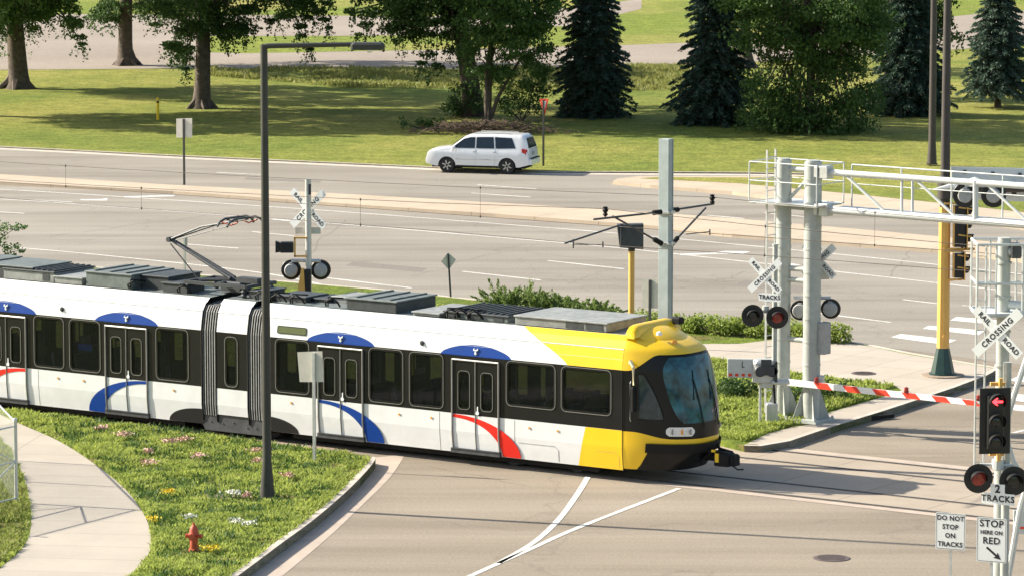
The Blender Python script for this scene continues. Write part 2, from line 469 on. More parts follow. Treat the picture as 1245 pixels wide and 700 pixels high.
# ================================================================ SETTING
sheet('ground', [(-900, -60), (900, -60), (900, 1800), (-900, 1800)], 'meadow', z=-.06)
sheet('street', [G(-500, 1250), G(2400, 1250), G(2400, 150), G(1250, 260), G(900, 340), G(-600, 300)], 'street', z=-.004)
hw_far = [(-600, 160), (-60, 175), (0, 178), (210, 188.5), (420, 198), (640, 207.5), (740, 208.5), (915, 209.5), (1010, 211.5), (1100, 222), (1300, 247), (1900, 320)]
hw_near = [(1900, 520), (1215, 440), (1000, 412), (820, 392), (620, 371), (480, 354), (300, 340), (0, 318), (-600, 272)]
sheet('highway', [G(*p) for p in hw_far + hw_near], 'highway', z=0)
# far lawn, raised behind its kerb
lawn_edge = smooth_line([G(x, y, .12) for x, y in [(-900, 150), (-300, 164), (0, 177), (210, 187.5), (420, 197), (640, 206.5), (740, 207.5), (915, 208.5), (1010, 210.5)]], 5)
sheet('lawn', lawn_edge + [Vector((60, 172, 0)), Vector((400, 150, 0)), Vector((400, 420, 0)), Vector((-400, 420, 0)), Vector((-400, 240, 0))], 'lawn', z=.06, thick=.1)
mb = MB(); ribbon(mb, lawn_edge, .16, -.02, .07, side=1); tag(mb.build('kerb', 'kerb'), kind='structure')
mb = MB(); ribbon(mb, lawn_edge, .75, .0035, .0045, side=-1); tag(mb.build('gutter', 'kerb'), kind='structure')
road1 = [(-400, 86), (0, 84), (260, 82), (520, 83), (830, 79), (1000, 70), (1180, 58), (1500, 36)]
road1b = [(1500, -6), (1180, 17), (1000, 37), (840, 51), (760, 54), (520, 60), (300, 64), (255, 63), (245, 50), (255, 43), (400, 43), (520, 42), (700, 30), (780, 10), (780, -2), (700, 8), (520, 19), (200, 17), (-400, 14)]
sheet('park_road', [G(x, y, .13) for x, y in road1 + road1b], 'parkroad', z=.072)
sheet('meadow', [G(x, y, .13) for x, y in [(-400, 14), (200, 17), (520, 19), (700, 8), (780, -2), (900, -30), (-400, -30)]] , 'meadow', z=.076)
sheet('field', [G(x, y, .13) for x, y in [(500, 60), (760, 54), (840, 51), (1000, 37), (1180, 17), (1500, -6), (1500, -60), (850, -60), (780, -8), (780, 10), (700, 30), (520, 42), (400, 43), (255, 43), (245, 50), (255, 63), (300, 64)]], 'meadow', z=.068)
# highway median and turn island
med = [G(x, y, .14) for x, y in [(-600, 184), (0, 212), (210, 225), (420, 236), (600, 246.5), (800, 259), (890, 265.5), (1070, 281), (1145, 288), (1300, 304), (1700, 350)]]
med2 = [G(x, y, .14) for x, y in [(1700, 372), (1300, 322), (1145, 303.5), (1070, 298), (890, 284.5), (800, 275), (600, 260), (420, 248), (210, 232.5), (0, 221), (-600, 191)]]
sheet('median', med + med2, 'median', z=.14, thick=.2)
isl = [(745, 220.5), (790, 225), (890, 233), (1040, 252), (1145, 263), (1300, 282), (1700, 330)]
isl2 = [(1700, 300), (1400, 250), (1250, 228), (1100, 214), (1040, 212), (1000, 213), (910, 214.5), (775, 214.5), (750, 217.5)]
sheet('turn_island', [G(x, y, .14) for x, y in isl + isl2], 'median', z=.14, thick=.2)
sheet('island_grass', [G(x, y, .15) for x, y in [(778, 217), (900, 223), (1040, 236), (1145, 247), (1300, 264), (1700, 310), (1700, 296), (1400, 246), (1250, 225), (1100, 213.5), (1040, 213), (910, 216), (800, 215.5)]], 'lawn', z=.148)
sheet('lawn_patch', [G(x, y, .12) for x, y in [(1010, 211.5), (1100, 214), (1250, 228), (1400, 250), (1700, 300), (1900, 300), (1900, 150), (1245, 190), (1010, 209)]], 'lawn', z=.056)
# strip between tracks and highway
outer = [(-600, 268), (0, 316), (300, 338), (480, 353), (548, 360.5), (620, 368.5), (820, 388), (970, 405), (1010, 411), (1060, 419), (1110, 429), (1180, 441), (1216, 447), (1200, 456), (1160, 471), (1115, 486), (1075, 499), (1010, 519), (960, 536), (925, 542), (905, 541.5)]
op = [G(x, y, .17) for x, y in outer]
back = [T(-3, 7.2, 0), T(-60, 7.2, 0)]
sheet('verge', op + back, 'soil', z=.17, thick=.2)
mb = MB(); ribbon(mb, op, .17, -.02, .182, side=-1); tag(mb.build('kerb', 'kerb'), kind='structure')
walkp = [(300, 390), (853, 417.5), (900, 417.5), (968, 409), (1005, 413), (1060, 421), (1105, 430.5), (1175, 442), (1208, 447.5), (1192, 456), (1155, 470), (1112, 484.5), (1072, 498), (1008, 517), (958, 534), (925, 540), (908, 539), (935, 526), (962, 519), (990, 515), (1001, 503), (1074, 482), (1096, 474), (1088, 468), (1008, 458), (960, 451), (867, 434), (300, 402)]
sheet('sidewalk', [G(x, y, .175) for x, y in walkp], 'corner', z=.176)
# storm drain in the corner kerb, tactile ramp tint, manholes
mb = MB(); p = G(1068, 505, .1); mb.box((p.x + .02, p.y - .06, .075), (.95, .10, .10), rz=R(33)); tag(mb.build('storm_drain', 'rubber'), 'dark storm drain opening in the corner kerb beyond the tracks', 'drain')
for (x, y, z, r, lb, mt_) in [(1011, 678, 0, .42, 'grey round manhole cover in the foreground street', 'manhole'), (1050, 453.5, .18, .36, 'rusty brown round manhole cover in the corner sidewalk', 'manhole')]:
    p = G(x, y, z); mb = MB(); mb.lathe([(r, -.02), (r, .006), (r * .96, .012), (.04, .012)], 28, (p.x, p.y, z))
    for k in range(-3, 4): mb.box((p.x, p.y + k * r * .22, z + .014), (r * 1.5 * math.sqrt(max(.1, 1 - (k * .22) ** 2)), .03, .008))
    tag(mb.build('manhole_cover', mt_), lb, 'manhole cover')
# tracks
sheet('ballast', [T(-70, -2.2), T(-8.3, -1.6), T(-8.3, 7.25), T(-70, 7.25)], 'ballast', z=.012)
sheet('crossing_panels', [T(-8.3, .78), T(40, .78), T(40, 6.5), T(-8.3, 6.5)], 'panel', z=.008)
mb = MB()
for w0, w1 in ((.28, .76), (6.52, 6.9)):
    mb.add([T(-8.3, w0, .004), T(40, w0, .004), T(40, w1, .004), T(-8.3, w1, .004)], [(0, 1, 2, 3)])
tag(mb.build('crossing_edge', 'gutter'), kind='structure')
mb = MB(); mg = MB()
for w in (.72, 2.15, 4.87, 6.30):
    mb.box(T(-15, w, .0), (110, .07, .05), rz=TA)
    for dw in (-.06, .06): mg.box(T(-15, w + dw, -.004), (110, .05, .036), rz=TA)
r_ = mb.build('rails', 'dsteel'); tag(r_, kind='structure'); tag(mg.build('rail_flangeway', 'flange'), kind='structure')
# near left corner: grass, kerb, gutter, sidewalk
ng = [(449, 554.5), (456, 559), (431, 588), (386, 628), (340, 662), (289, 700), (225, 745), (150, 800)]
ngp = smooth_line([G(x, y, .2) for x, y in ng], 5)
sheet('corner_grass', [T(-70, -1.6), T(-20, -1.5), G(10, 496, .2), G(418, 549, .2), G(443, 553, .2)] + ngp + [G(-500, 800, .2)], 'soil', z=.2, thick=.25)
mb = MB(); ribbon(mb, ngp, .17, -.02, .215, side=-1); tag(mb.build('kerb', 'kerb'), kind='structure')
gut = smooth_line([G(x, y) for x, y in [(493, 552), (474, 580), (444, 610), (402, 650), (350, 694), (285, 745), (210, 800)]], 4)
sheet('gutter', gut + [G(130, 800), G(230, 745), G(295, 702), (G(345, 664)), G(392, 630), G(436, 590), G(452, 556)], 'gutter', z=.001)
wk = smooth_line([G(x, y, .204) for x, y in [(-60, 488), (-15, 497), (20, 513), (70, 535), (110, 560), (150, 592), (175, 625), (184, 655), (176, 682), (150, 704), (110, 735), (50, 790)]], 4)
wl = smooth_line([G(x, y, .204) for x, y in [(-120, 790), (-40, 716), (0, 690), (25, 668), (37, 645), (36, 610), (26, 575), (12, 545), (-15, 525), (-80, 505)]], 4)
sheet('footpath', wk + wl, 'walk', z=.206)

# road markings
def marks(name, segs, w, mat='paint', z=.004):
    mb = MB()
    for s in segs:
        pts = [G(x, y) for x, y in s]
        if len(pts) > 2: pts = smooth_line(pts, 6)
        ribbon(mb, pts, w, z - .001, z, 0)
    return tag(mb.build(name, mat), kind='structure')
marks('lane_lines', [
    [(-300, 216), (0, 230.5), (210, 243.6), (420, 258), (600, 272), (745, 283.5), (975, 305), (1140, 322), (1400, 352)],
    [(-300, 228), (0, 242.3), (210, 257), (441, 275), (600, 288.4), (741, 300.5), (910, 318.5), (1015, 330), (1140, 344), (1400, 374)],
    [(-300, 277), (12, 300.5), (160, 314), (320, 332), (420, 352)],
], .13)
marks('lane_dashes', [[(226, 297), (290, 302)], [(307, 282), (358, 287)], [(0, 258), (30, 259.7)], [(331, 267), (353, 269)], [(378, 335.5), (500, 350)],
    [(562, 330), (657, 340.5)], [(666, 317), (759, 327)], [(991, 380), (1083, 391.5)], [(1098, 364), (1145, 369.5)], [(1170, 371), (1210, 375)],
    [(263, 210), (317, 212.5)], [(580, 225), (652, 230)], [(573, 235), (645, 240)], [(929, 259), (995, 265.5)], [(40, 243.5), (88, 246)], [(860, 262), (905, 266)]], .14)
mb = MB()
def arrow(pts):
    mb.add([G(x, y, .0048) for x, y in pts], [tuple(range(len(pts)))])
arrow([(97, 242.6), (124, 242.3), (131, 241), (130, 244), (100, 243.8)])
arrow([(150, 239.2), (200, 237.4), (214, 237.6), (210, 239.0), (152, 240.3)])
arrow([(825, 309), (868, 307.4), (882, 305.2), (912, 306), (904, 308.6), (872, 309), (828, 310.4)])
arrow([(944, 320.5), (960, 320), (975, 322.3), (946, 323.5)])
tag(mb.build('turn_arrows', 'paint'), kind='structure')
mb = MB()
for q in [[(1083, 409.5), (1095, 405.5), (1163, 413), (1150, 418.5)], [(1122, 399), (1129, 395.5), (1198, 401.5), (1190, 407)], [(1155, 389), (1163, 385), (1226, 389.5), (1218, 394.5)],
          [(1188, 378.5), (1195, 375.5), (1260, 380), (1252, 384)], [(1218, 369), (1224, 366), (1285, 370), (1279, 374)], [(1246, 360), (1252, 357), (1310, 361), (1303, 365)],
          [(1214, 484), (1224, 477), (1275, 482), (1268, 491)], [(1225, 462), (1240, 456), (1290, 462), (1280, 468)]]:
    mb.add([G(x, y, .005) for x, y in q], [(0, 1, 2, 3)])
tag(mb.build('crosswalk', 'paint'), kind='structure')
marks('street_lines', [[(715, 579), (702, 600), (680, 630), (650, 658), (606, 684)], [(826, 593), (705, 640), (640, 669), (540, 714), (440, 760)]], .15)
marks('street_edge_lines', [[(1231, 526), (1300, 510)]], .13)

# cracks, sealant and patches
mb = MB(); random.seed(3)
def crack(x0, y0, x1, y1, w=.028, j=.6, n=14):
    a, b = G(x0, y0), G(x1, y1); pts = []
    for i in range(n + 1):
        p = a.lerp(b, i / n); k = math.sin(math.pi * i / n) ** .5 if 0 < i < n else 0
        pts.append(p + Vector((random.gauss(0, 1), random.gauss(0, 1), 0)) * j * k * .22)
    ribbon(mb, pts, w, .0012, .0022, 0)
for c_ in [(350, 330, 420, 268), (60, 288, 250, 262), (500, 336, 640, 296), (690, 345, 760, 322), (690, 344, 860, 352), (860, 345, 905, 330), (330, 268, 560, 282), (780, 330, 960, 352),
           (30, 200, 300, 207), (420, 214, 690, 226), (0, 195, 160, 189), (960, 372, 1075, 402), (1005, 355, 1145, 362), (1080, 338, 1110, 300), (120, 276, 330, 290), (560, 300, 760, 318)]: crack(*c_)
for c_ in [(520, 566, 640, 590), (1090, 556, 1240, 552)]: crack(*c_, w=.012, j=.5)
tag(mb.build('road_cracks', 'tar'), kind='structure')
mb = MB()
for q in [[(430, 318), (520, 326), (512, 331), (420, 323)], [(905, 340), (985, 349), (972, 356), (892, 347)], [(300, 216), (392, 220), (388, 222.5), (296, 218.5)]]:
    mb.add([G(x, y, .0010) for x, y in q], [(0, 1, 2, 3)])
tag(mb.build('asphalt_patches', 'stain'), kind='structure')
random.seed(11)

# ================================================================ VEGETATION
def blob_points(c, r, n):
    p = rng.normal(size=(n, 3)); p /= np.linalg.norm(p, axis=1)[:, None]
    p *= (rng.random(n) ** .45)[:, None]
    return np.array(c) + p * np.array(r)
def decid(name, label, px, py, top, radii, coff, hang, mat='leaf', nshell=420, trunk_r=.45, lean=(0, 0), leaf=.2, cat='tree', group=None, zlow=3.2, fork=None, hp=(.55, 1.0), hn=150):
    base = G(px, py, .1)
    t = thing(name, label, cat, base, 0, group)
    cc = np.array([coff[0], coff[1], coff[2]])
    # crown clumps (local coordinates)
    cl = []
    for _ in range(nshell):
        d = rng.normal(size=3); d /= np.linalg.norm(d); k = rng.uniform(.45, 1) ** .6
        p = cc + d * k * np.array(radii)
        if p[2] < zlow: continue
        cl.append((p, rng.uniform(.55, 1.1)))
    P = []; S = []
    for p, r in cl:
        low = p[2] < 8
        n = 130 if low else 42
        q = blob_points(p, (r, r, r * .62), n); P.append(q); S.append(np.full(n, leaf if low else leaf * 2.1))
    hc = []
    for (hx, hy, hr) in hang:
        for _ in range(2):
            w = XY(base.y + rng.uniform(-1, 1) * 1.8, hx, hy); loc = np.array(w - base)
            r = hr / 23.5
            hc.append(loc)
            m_ = int(hn * max(.3, r * 1.2))
            q = blob_points(loc, (r * 1.25, r, r * .5), m_)
            P.append(q); S.append(np.full(m_, leaf * .85))
            for _k in range(3):      # drooping twigs
                a = loc + rng.normal(size=3) * np.array([r * .6, .4, r * .3])
                m2 = 14; tt = rng.random(m2)[:, None]
                q = a + np.array([rng.normal() * .25, 0, -rng.uniform(*hp)]) * tt + rng.normal(size=(m2, 3)) * .07
                P.append(q); S.append(np.full(m2, leaf * .8))
    P = np.concatenate(P); S = np.concatenate(S)
    quads_obj('foliage', leaves(P, S, .65), mat, t)
    mb = MB()
    h = top * .62
    pts = []; rs = []
    for i, k in enumerate([0, .02, .045, .08, .14, .25, .4, .6, .8, 1.]):
        pts.append((lean[0] * k ** 1.2 + math.sin(k * 5 + px) * .12, lean[1] * k, h * k - .15)); rs.append(trunk_r * (1 - .5 * k) * (.92 + .75 * math.exp(-k * 38)))
    mb.tube(pts, rs, 12)
    for k in range(5):   # root flare
        a = k * 1.26 + px; mb.tube([(math.cos(a) * trunk_r * 1.9, math.sin(a) * trunk_r * 1.9, -.12), (math.cos(a) * trunk_r * .7, math.sin(a) * trunk_r * .7, .35), (math.cos(a) * .1, math.sin(a) * .1, 1.1)], [.08, trunk_r * .42, trunk_r * .35], 6)
    trunk = mb.build('trunk', 'bark', t, smooth=True)
    mb = MB()
    tg = [c for c, r in cl]; rng.shuffle(tg)
    for c in tg[:22] + hc[::3]:
        k = rng.uniform(.45, .98); i = min(9, 4 + int(k * 6))
        a = Vector(pts[i]); e = Vector(c); mid = (a + e) / 2 + Vector((0, 0, .5 + .1 * (e - a).length))
        r0 = rs[i] * .38
        mb.tube([a, a.lerp(mid, .5) + Vector((0, 0, .15)), mid, mid.lerp(e, .6), e], [r0, r0 * .75, r0 * .5, r0 * .3, .02], 6)
    if fork:
        for (ex, ez, r) in fork: mb.tube([(0, 0, -.1), (ex * .3, 0, ez * .4), (ex, 0, ez)], [r, r * .8, r * .5], 8)
    mb.build('limbs', 'bark', t, smooth=True)
    return t
def H(x0, x1, y0, y1, n, r):
    return [(random.uniform(x0, x1), random.uniform(y0, y1), random.uniform(.7, 1.3) * r) for _ in range(n)]
grp_big = 'large shade trees on the far lawn'
decid('shade_tree', 'thick-trunked shade tree at the far left edge of the lawn', 21, 107, 17, (7.4, 7.0, 5.8), (.3, 0, 10.0),
      H(-10, 90, 0, 28, 26, 15) + [(0, 40, 14), (18, 47, 12), (88, 30, 13), (96, 45, 9), (100, 54, 5), (40, 36, 10), (-10, 55, 10)], leaf=.19, trunk_r=.62, group=grp_big, mat='leaf')
decid('shade_tree', 'shade tree standing back at the park road between the two left trunks', 155, 79, 18, (9.0, 9.0, 6.4), (.6, 0, 11.0),
      H(110, 215, 0, 22, 18, 13) + [(190, 30, 9), (140, 24, 8)], leaf=.2, trunk_r=.5, group=grp_big, mat='leafdark')
decid('shade_tree', 'shade tree with a straight trunk behind the small yellow post', 245, 131, 20, (10., 10., 7.0), (1.6, -1, 11.6),
      H(190, 300, 0, 40, 34, 14) + H(300, 400, -4, 12, 12, 12) + H(196, 232, 40, 66, 8, 9) + [(227, 72, 6), (226, 84, 4), (345, 20, 12), (372, 22, 9), (388, 14, 10), (365, 32, 8), (366, 44, 6), (377, 60, 4), (395, 24, 7), (400, 34, 4), (330, 26, 8), (275, 46, 8)], leaf=.19, trunk_r=.47, group=grp_big, mat='leafdark')
decid('shade_tree', 'big leaning dark tree trunk behind the white car', 573, 140, 19, (8.2, 8.0, 6.8), (-1.0, -1, 11.2),
      H(425, 520, -4, 18, 16, 12) + H(460, 560, 0, 45, 22, 11) + [(445, 30, 9), (470, 36, 10), (482, 50, 6), (436, 42, 4), (520, 66, 11), (530, 80, 8), (512, 77, 6), (550, 62, 12), (478, 20, 12)], leaf=.19, trunk_r=.55, lean=(-1.6, 0), group=grp_big, mat='leafdark')
decid('maple_tree', 'slender two-stemmed maple in front of the dark spruce', 594, 149, 11, (3.4, 3.2, 4.2), (.9, -.3, 7.0),
      H(568, 665, 0, 92, 50, 11) + [(655, 90, 10), (640, 100, 8), (612, 84, 8), (572, 60, 9)], leaf=.17, trunk_r=.17, lean=(.2, 0), mat='leaf2', nshell=120, fork=[(1.6, 3.2, .12), (.25, 5, .13)], zlow=2.2)
decid('shade_tree', 'shade tree just outside the left frame edge, its branches reaching in', -60, 139, 17, (7.0, 7.0, 5.6), (0, 0, 10.), H(-90, -20, 0, 30, 8, 14), leaf=.2, trunk_r=.5, group=grp_big)
# broad maple, foliage to the ground
decid('maple_tree', 'broad bushy maple with branches down to the grass', 985, 160, 13, (4.2, 4.2, 6.0), (-.2, 0, 7.4),
      H(925, 1070, -5, 60, 70, 15) + H(915, 1062, 60, 150, 66, 15) + H(910, 950, 95, 148, 16, 13) + H(950, 1050, 120, 163, 30, 13) + [(905, 30, 9), (900, 22, 7), (912, 44, 7)], leaf=.19, trunk_r=.25, mat='leaf', nshell=200, zlow=4.2, hn=80)
decid('shade_tree', 'pale-trunked tree half hidden between spruce and maple', 908, 82, 15, (5., 5, 5), (.8, 0, 10.), H(885, 960, -4, 22, 12, 12), leaf=.2, trunk_r=.42, group=grp_big, nshell=120)
decid('shade_tree', 'dark leafy tree behind the two tall brown poles', 1080, 118, 14, (5., 5, 5), (.2, 0, 9.2), H(1040, 1160, -4, 60, 46, 13), leaf=.19, trunk_r=.3, mat='leafdark', nshell=140, group=grp_big, zlow=2)

def spruce(label, px, py, h, r, mat='needle', dens=1., z0=.25):
    base = G(px, py, .1)
    t = thing('spruce_tree', label, 'spruce', base, 0, 'spruces on the far lawn')
    P = []; A = []
    z = z0
    mb = MB()
    while z < h - .2:
        k = z / h; L = r * (1 - k) ** .8 * rng.uniform(.85, 1.1) + .1
        nb = int(13 + L * 3)
        a0 = rng.random() * 6
        for i in range(nb):
            a = a0 + i * 2 * math.pi / nb + rng.normal() * .1; l = L * rng.uniform(.72, 1.15)
            n = int(95 * l * dens) + 8
            tt = rng.random(n) ** .75
            rad = tt * l
            zz = z + .25 * l * np.sin(tt * 2.4) * .6 - .42 * l * tt ** 1.2 + .10 * tt ** 6
            wid = .30 * (1 - tt * .75) * min(1, l)
            side = rng.normal(size=n) * wid
            x = np.cos(a) * rad - np.sin(a) * side; y = np.sin(a) * rad + np.cos(a) * side
            P.append(np.stack([x, y, zz + rng.normal(size=n) * .04 - np.abs(side) * .35], 1))
            d = np.stack([np.cos(a) * .8 - np.sin(a) * np.sign(side) * .6, np.sin(a) * .8 + np.cos(a) * np.sign(side) * .6, np.full(n, -.3)], 1); A.append(d)
            if z < 6: mb.tube([(0, 0, z), (math.cos(a) * l * .55, math.sin(a) * l * .55, z + .02 * l), (math.cos(a) * l * .95, math.sin(a) * l * .95, z - .33 * l)], [.035, .025, .008], 4)
        z += rng.uniform(.26, .36)
    P = np.concatenate(P); A = np.concatenate(A); n = len(P)
    A += rng.normal(size=(n, 3)) * .25; A /= np.linalg.norm(A, axis=1)[:, None]
    B = rng.normal(size=(n, 3)); B -= (A * B).sum(1)[:, None] * A; B /= np.linalg.norm(B, axis=1)[:, None]
    sz = rng.uniform(.13, .26, n)[:, None]
    quads_obj('foliage', np.stack([P - A * sz * .5, P - B * sz * .17, P + A * sz * .5, P + B * sz * .17], 1), mat, t)
    mb.tube([(0, 0, -.1), (0, 0, .4), (0, 0, h * .5), (0, 0, h)], [.2, .16, .1, .02], 8)
    mb.build('trunk', 'bark', t)
spruce('dark spruce behind the yield sign', 722, 141, 11, 2.15)
spruce('dense dark spruce left of the bushy maple', 868, 150, 10.5, 2.35)
spruce('spruce right of the bushy maple, partly hidden by brown poles', 1104, 139, 11, 2.3)
spruce('lighter blue-green spruce at the far right', 1213, 130, 11, 2.0, 'needle2', z0=.9)

def bush(name, label, px, py, z, blobs, mat, leaf, n, group=None, cat='shrub', flat=0.):
    base = G(px, py, z); t = thing(name, label, cat, base, 0, group)
    P = np.concatenate([blob_points((bx, by, bz), (rx, ry, rz_), int(n * rx * rz_ / .25)) for bx, by, bz, rx, ry, rz_ in blobs])
    P = P[P[:, 2] > -.02]
    quads_obj('foliage', leaves(P, leaf, .5, flat), mat, t)
    mb = MB()
    for k in range(6):
        a = k * 1.05; b_ = random.choice(blobs)
        mb.tube([(0, 0, -.05), (b_[0] * .5 + math.cos(a) * .1, b_[1] * .5 + math.sin(a) * .1, b_[2] * .6), (b_[0], b_[1], b_[2])], [.03, .02, .008], 5)
    mb.build('stems', 'bark', t)
    return t
def rb(n, rx, ry, h, r):
    return [(random.uniform(-rx, rx), random.uniform(-ry, ry), random.uniform(.25, 1) * h, random.uniform(.7, 1.3) * r, random.uniform(.7, 1.3) * r, random.uniform(.6, 1.1) * r) for _ in range(n)]
bush('bush', 'dark bush at the foot of the leaning trunk', 562, 142, .1, rb(16, .9, .6, 1.5, .45), 'leafdark', .15, 130, 'understorey bushes below the maple')
bush('bush', 'dark bush between the maple stems and the spruce', 634, 147, .1, rb(20, 1.2, .7, 1.9, .5), 'leafdark', .15, 130, 'understorey bushes below the maple')
bush('bush', 'low light green plants left of the brush pile', 512, 156, .1, rb(10, 1., .4, .35, .3), 'leaf', .18, 120, 'understorey bushes below the maple')
# brush pile
base = G(590, 162, .1)
mb = MB()
for k in range(900):
    x = random.gauss(0, 1.5); y = random.gauss(0, .6); z = random.random() * max(.05, .55 * (1 - (x / 4) ** 2)); a = random.random() * 3.1; l = random.uniform(.2, .6)
    mb.tube([(x, y, z), (x + math.cos(a) * l, y + math.sin(a) * l, z + random.uniform(-.05, .2))], .018, 3, cap=False)
o = mb.build('brush_pile', 'mulch'); o.location = base; tag(o, 'brown pile of dead brush and twigs on the lawn behind the car', 'brush pile')
# juniper sprays behind the train
def juniper(label, px, py, z, w, h, n, seed):
    base = G(px, py, z); t = thing('juniper_shrub', label, 'shrub', base, 0, 'junipers along the highway kerb')
    P = []; A = []
    mb = MB()
    for i in range(n):
        a = rng.uniform(0, 2 * math.pi); el = rng.uniform(.1, .95); L = rng.uniform(.6, 1.1)
        o = np.array([rng.uniform(-w, w) * .55, rng.uniform(-.35, .35), rng.uniform(0, .2) * h])
        d = np.array([math.cos(a) * math.cos(el) + .35, math.sin(a) * math.cos(el) * .7, math.sin(el)]); d /= np.linalg.norm(d)
        L *= h
        m_ = 70; tt = rng.random(m_) ** .7
        c = o + d * (tt * L)[:, None] + rng.normal(size=(m_, 3)) * (.10 * (1.1 - tt))[:, None]
        P.append(c); A.append(np.tile(d, (m_, 1)) + rng.normal(size=(m_, 3)) * .45)
        e = o + d * L * .85; mb.tube([tuple(o), tuple(e)], [.015, .004], 4)
    P = np.concatenate(P); A = np.concatenate(A); A /= np.linalg.norm(A, axis=1)[:, None]
    B = rng.normal(size=P.shape); B -= (A * B).sum(1)[:, None] * A; B /= np.linalg.norm(B, axis=1)[:, None]
    sz = rng.uniform(.08, .17, len(P))[:, None]
    quads_obj('foliage', np.stack([P - A * sz * .5, P - B * sz * .16, P + A * sz * .5, P + B * sz * .16], 1), 'juniper', t)
    mb.build('stems', 'bark', t)
juniper('tallest feathery juniper, leftmost behind the train roof', 625, 384, .17, 1.1, 1.02, 170, 1)
juniper('middle feathery juniper behind the train roof', 672, 388, .17, 1.1, .86, 150, 2)
juniper('low feathery juniper left of the yellow post', 718, 391, .17, .9, .74, 120, 3)
juniper('small juniper tuft behind the yellow post', 765, 395, .17, .6, .4, 34, 4)
# groundcover hedge
bush('hedge', 'light green low leafy hedge between sidewalk and highway', 895, 409, .17, [(-2.9 + i * .21 + random.uniform(-.1, .1), 1.75 - i * .108 + random.uniform(-.3, .35), .27, .33, .36, random.uniform(.28, .42)) for i in range(30) for _ in (0, 1)], 'hedge', .11, 330, cat='hedge')
bush('hedge', 'narrow strip of light green groundcover by the diamond sign', 570, 377, .17, [(-1.2 + i * .2, .5 - i * .06, .05, .26, .22, .13) for i in range(14)], 'hedge', .09, 260, cat='hedge')
gb = 'dark shrubs in the bed beside the crossing gate'
bush('shrub', 'dark shrub under the gate counterweight next to the train nose', 900, 484, .17, rb(14, .6, .5, .5, .3), 'leafdark', .1, 300, gb)
bush('shrub', 'dark shrub between the two large silver masts', 965, 492, .17, rb(8, .4, .4, .45, .28), 'leafdark', .1, 300, gb)
bush('shrub', 'dark shrub right of the silver masts behind the gate arm', 1010, 486, .17, rb(14, .75, .5, .45, .28), 'leafdark', .1, 300, gb)
# leafy branch end of a tree at the left frame edge
pA = G(-25, 372, .1)
t = thing('young_tree', 'small leafy tree behind the train at the left edge', 'tree', pA)
P = []
for (x, y, r) in [(-10, 275, 14), (5, 277, 10), (20, 276, 7), (30, 276, 4), (0, 290, 12), (-14, 300, 16), (8, 301, 8), (20, 300, 6), (27, 305, 4), (12, 310, 8), (-30, 290, 20), (-45, 310, 22), (-20, 325, 20), (-60, 300, 22), (-40, 275, 20)]:
    w = np.array(XY(pA.y, x, y) - pA); rr = r / 37
    P.append(blob_points(w, (rr, .5, rr * .7), int(90 * rr / .3)))
quads_obj('foliage', leaves(np.concatenate(P), .1, .6), 'leaf2', t)
mb = MB(); mb.tube([(0, 0, -.1), (.1, 0, 1), (-.1, 0, 2)], [.06, .05, .03], 8)
for (x, y) in [(20, 277), (25, 304), (-40, 280), (-14, 300)]:
    w = XY(pA.y, x, y) - pA; mb.tube([(0, 0, 1.2), (w.x * .5, 0, 1.2 + (w.z - 1.2) * .7), w], [.03, .02, .006], 5)
mb.build('trunk', 'bark', t)

# grass blades
def inpoly(X, Y, poly):
    c = np.zeros(len(X), bool); n = len(poly)
    for i in range(n):
        x0, y0 = poly[i]; x1, y1 = poly[i - 1]
        with np.errstate(divide='ignore', invalid='ignore'):
            k = ((y0 > Y) != (y1 > Y)) & (X < (x1 - x0) * (Y - y0) / (y1 - y0 + 1e-12) + x0)
        c ^= k
    return c
def grass(name, poly, n, z, h, mats, label, hvar=.5, clump=2.5, excl=None, minden=.35):
    poly = [(p[0], p[1]) for p in poly]; xs = [p[0] for p in poly]; ys = [p[1] for p in poly]
    X = rng.uniform(min(xs), max(xs), n); Y = rng.uniform(min(ys), max(ys), n)
    k = inpoly(X, Y, poly)
    if excl: k &= ~inpoly(X, Y, [(p[0], p[1]) for p in excl])
    def vn(f, sd):
        r = np.random.default_rng(sd).random((257, 257)); gx = (X * f) % 256; gy = (Y * f) % 256
        ix = gx.astype(int); iy = gy.astype(int); fx = gx - ix; fy = gy - iy; fx = fx * fx * (3 - 2 * fx); fy = fy * fy * (3 - 2 * fy)
        return (r[ix, iy] * (1 - fx) + r[ix + 1, iy] * fx) * (1 - fy) + (r[ix, iy + 1] * (1 - fx) + r[ix + 1, iy + 1] * fx) * fy
    den = .45 * vn(clump * .45, 1) + .35 * vn(clump * 1.3, 2) + .2 * vn(clump * 3.2, 3)
    den = np.clip((den - .33) / .34, 0, 1)
    k &= rng.random(n) < (minden + (1 - minden) * den)
    X, Y, den = X[k], Y[k], den[k]; n = len(X)
    hh = h * rng.uniform(1 - hvar, 1 + hvar, n) * (.5 + .8 * den); a = rng.uniform(0, 2 * math.pi, n); w = h * .16 * rng.uniform(.6, 1.5, n)
    lx = rng.normal(size=n) * hh * .45; ly = rng.normal(size=n) * hh * .45
    b = np.stack([X, Y, np.full(n, z - .01)], 1); u = np.stack([np.cos(a) * w, np.sin(a) * w, np.zeros(n)], 1)
    mid = b + np.stack([lx * .4, ly * .4, hh * .6], 1); tip = b + np.stack([lx, ly, hh], 1)
    V = np.stack([b, mid + u, tip, mid - u], 1)
    o = quads_obj(name, V, mats); tag(o, label, 'grass', kind='stuff'); return o
cg = [T(-24, -1.2), G(10, 492, .2), G(418, 545, .2), G(440, 551, .2)] + ngp[2:-1] + [G(100, 800, .2)]
wkx = wk + wl
ngrass = [q for q in cg]
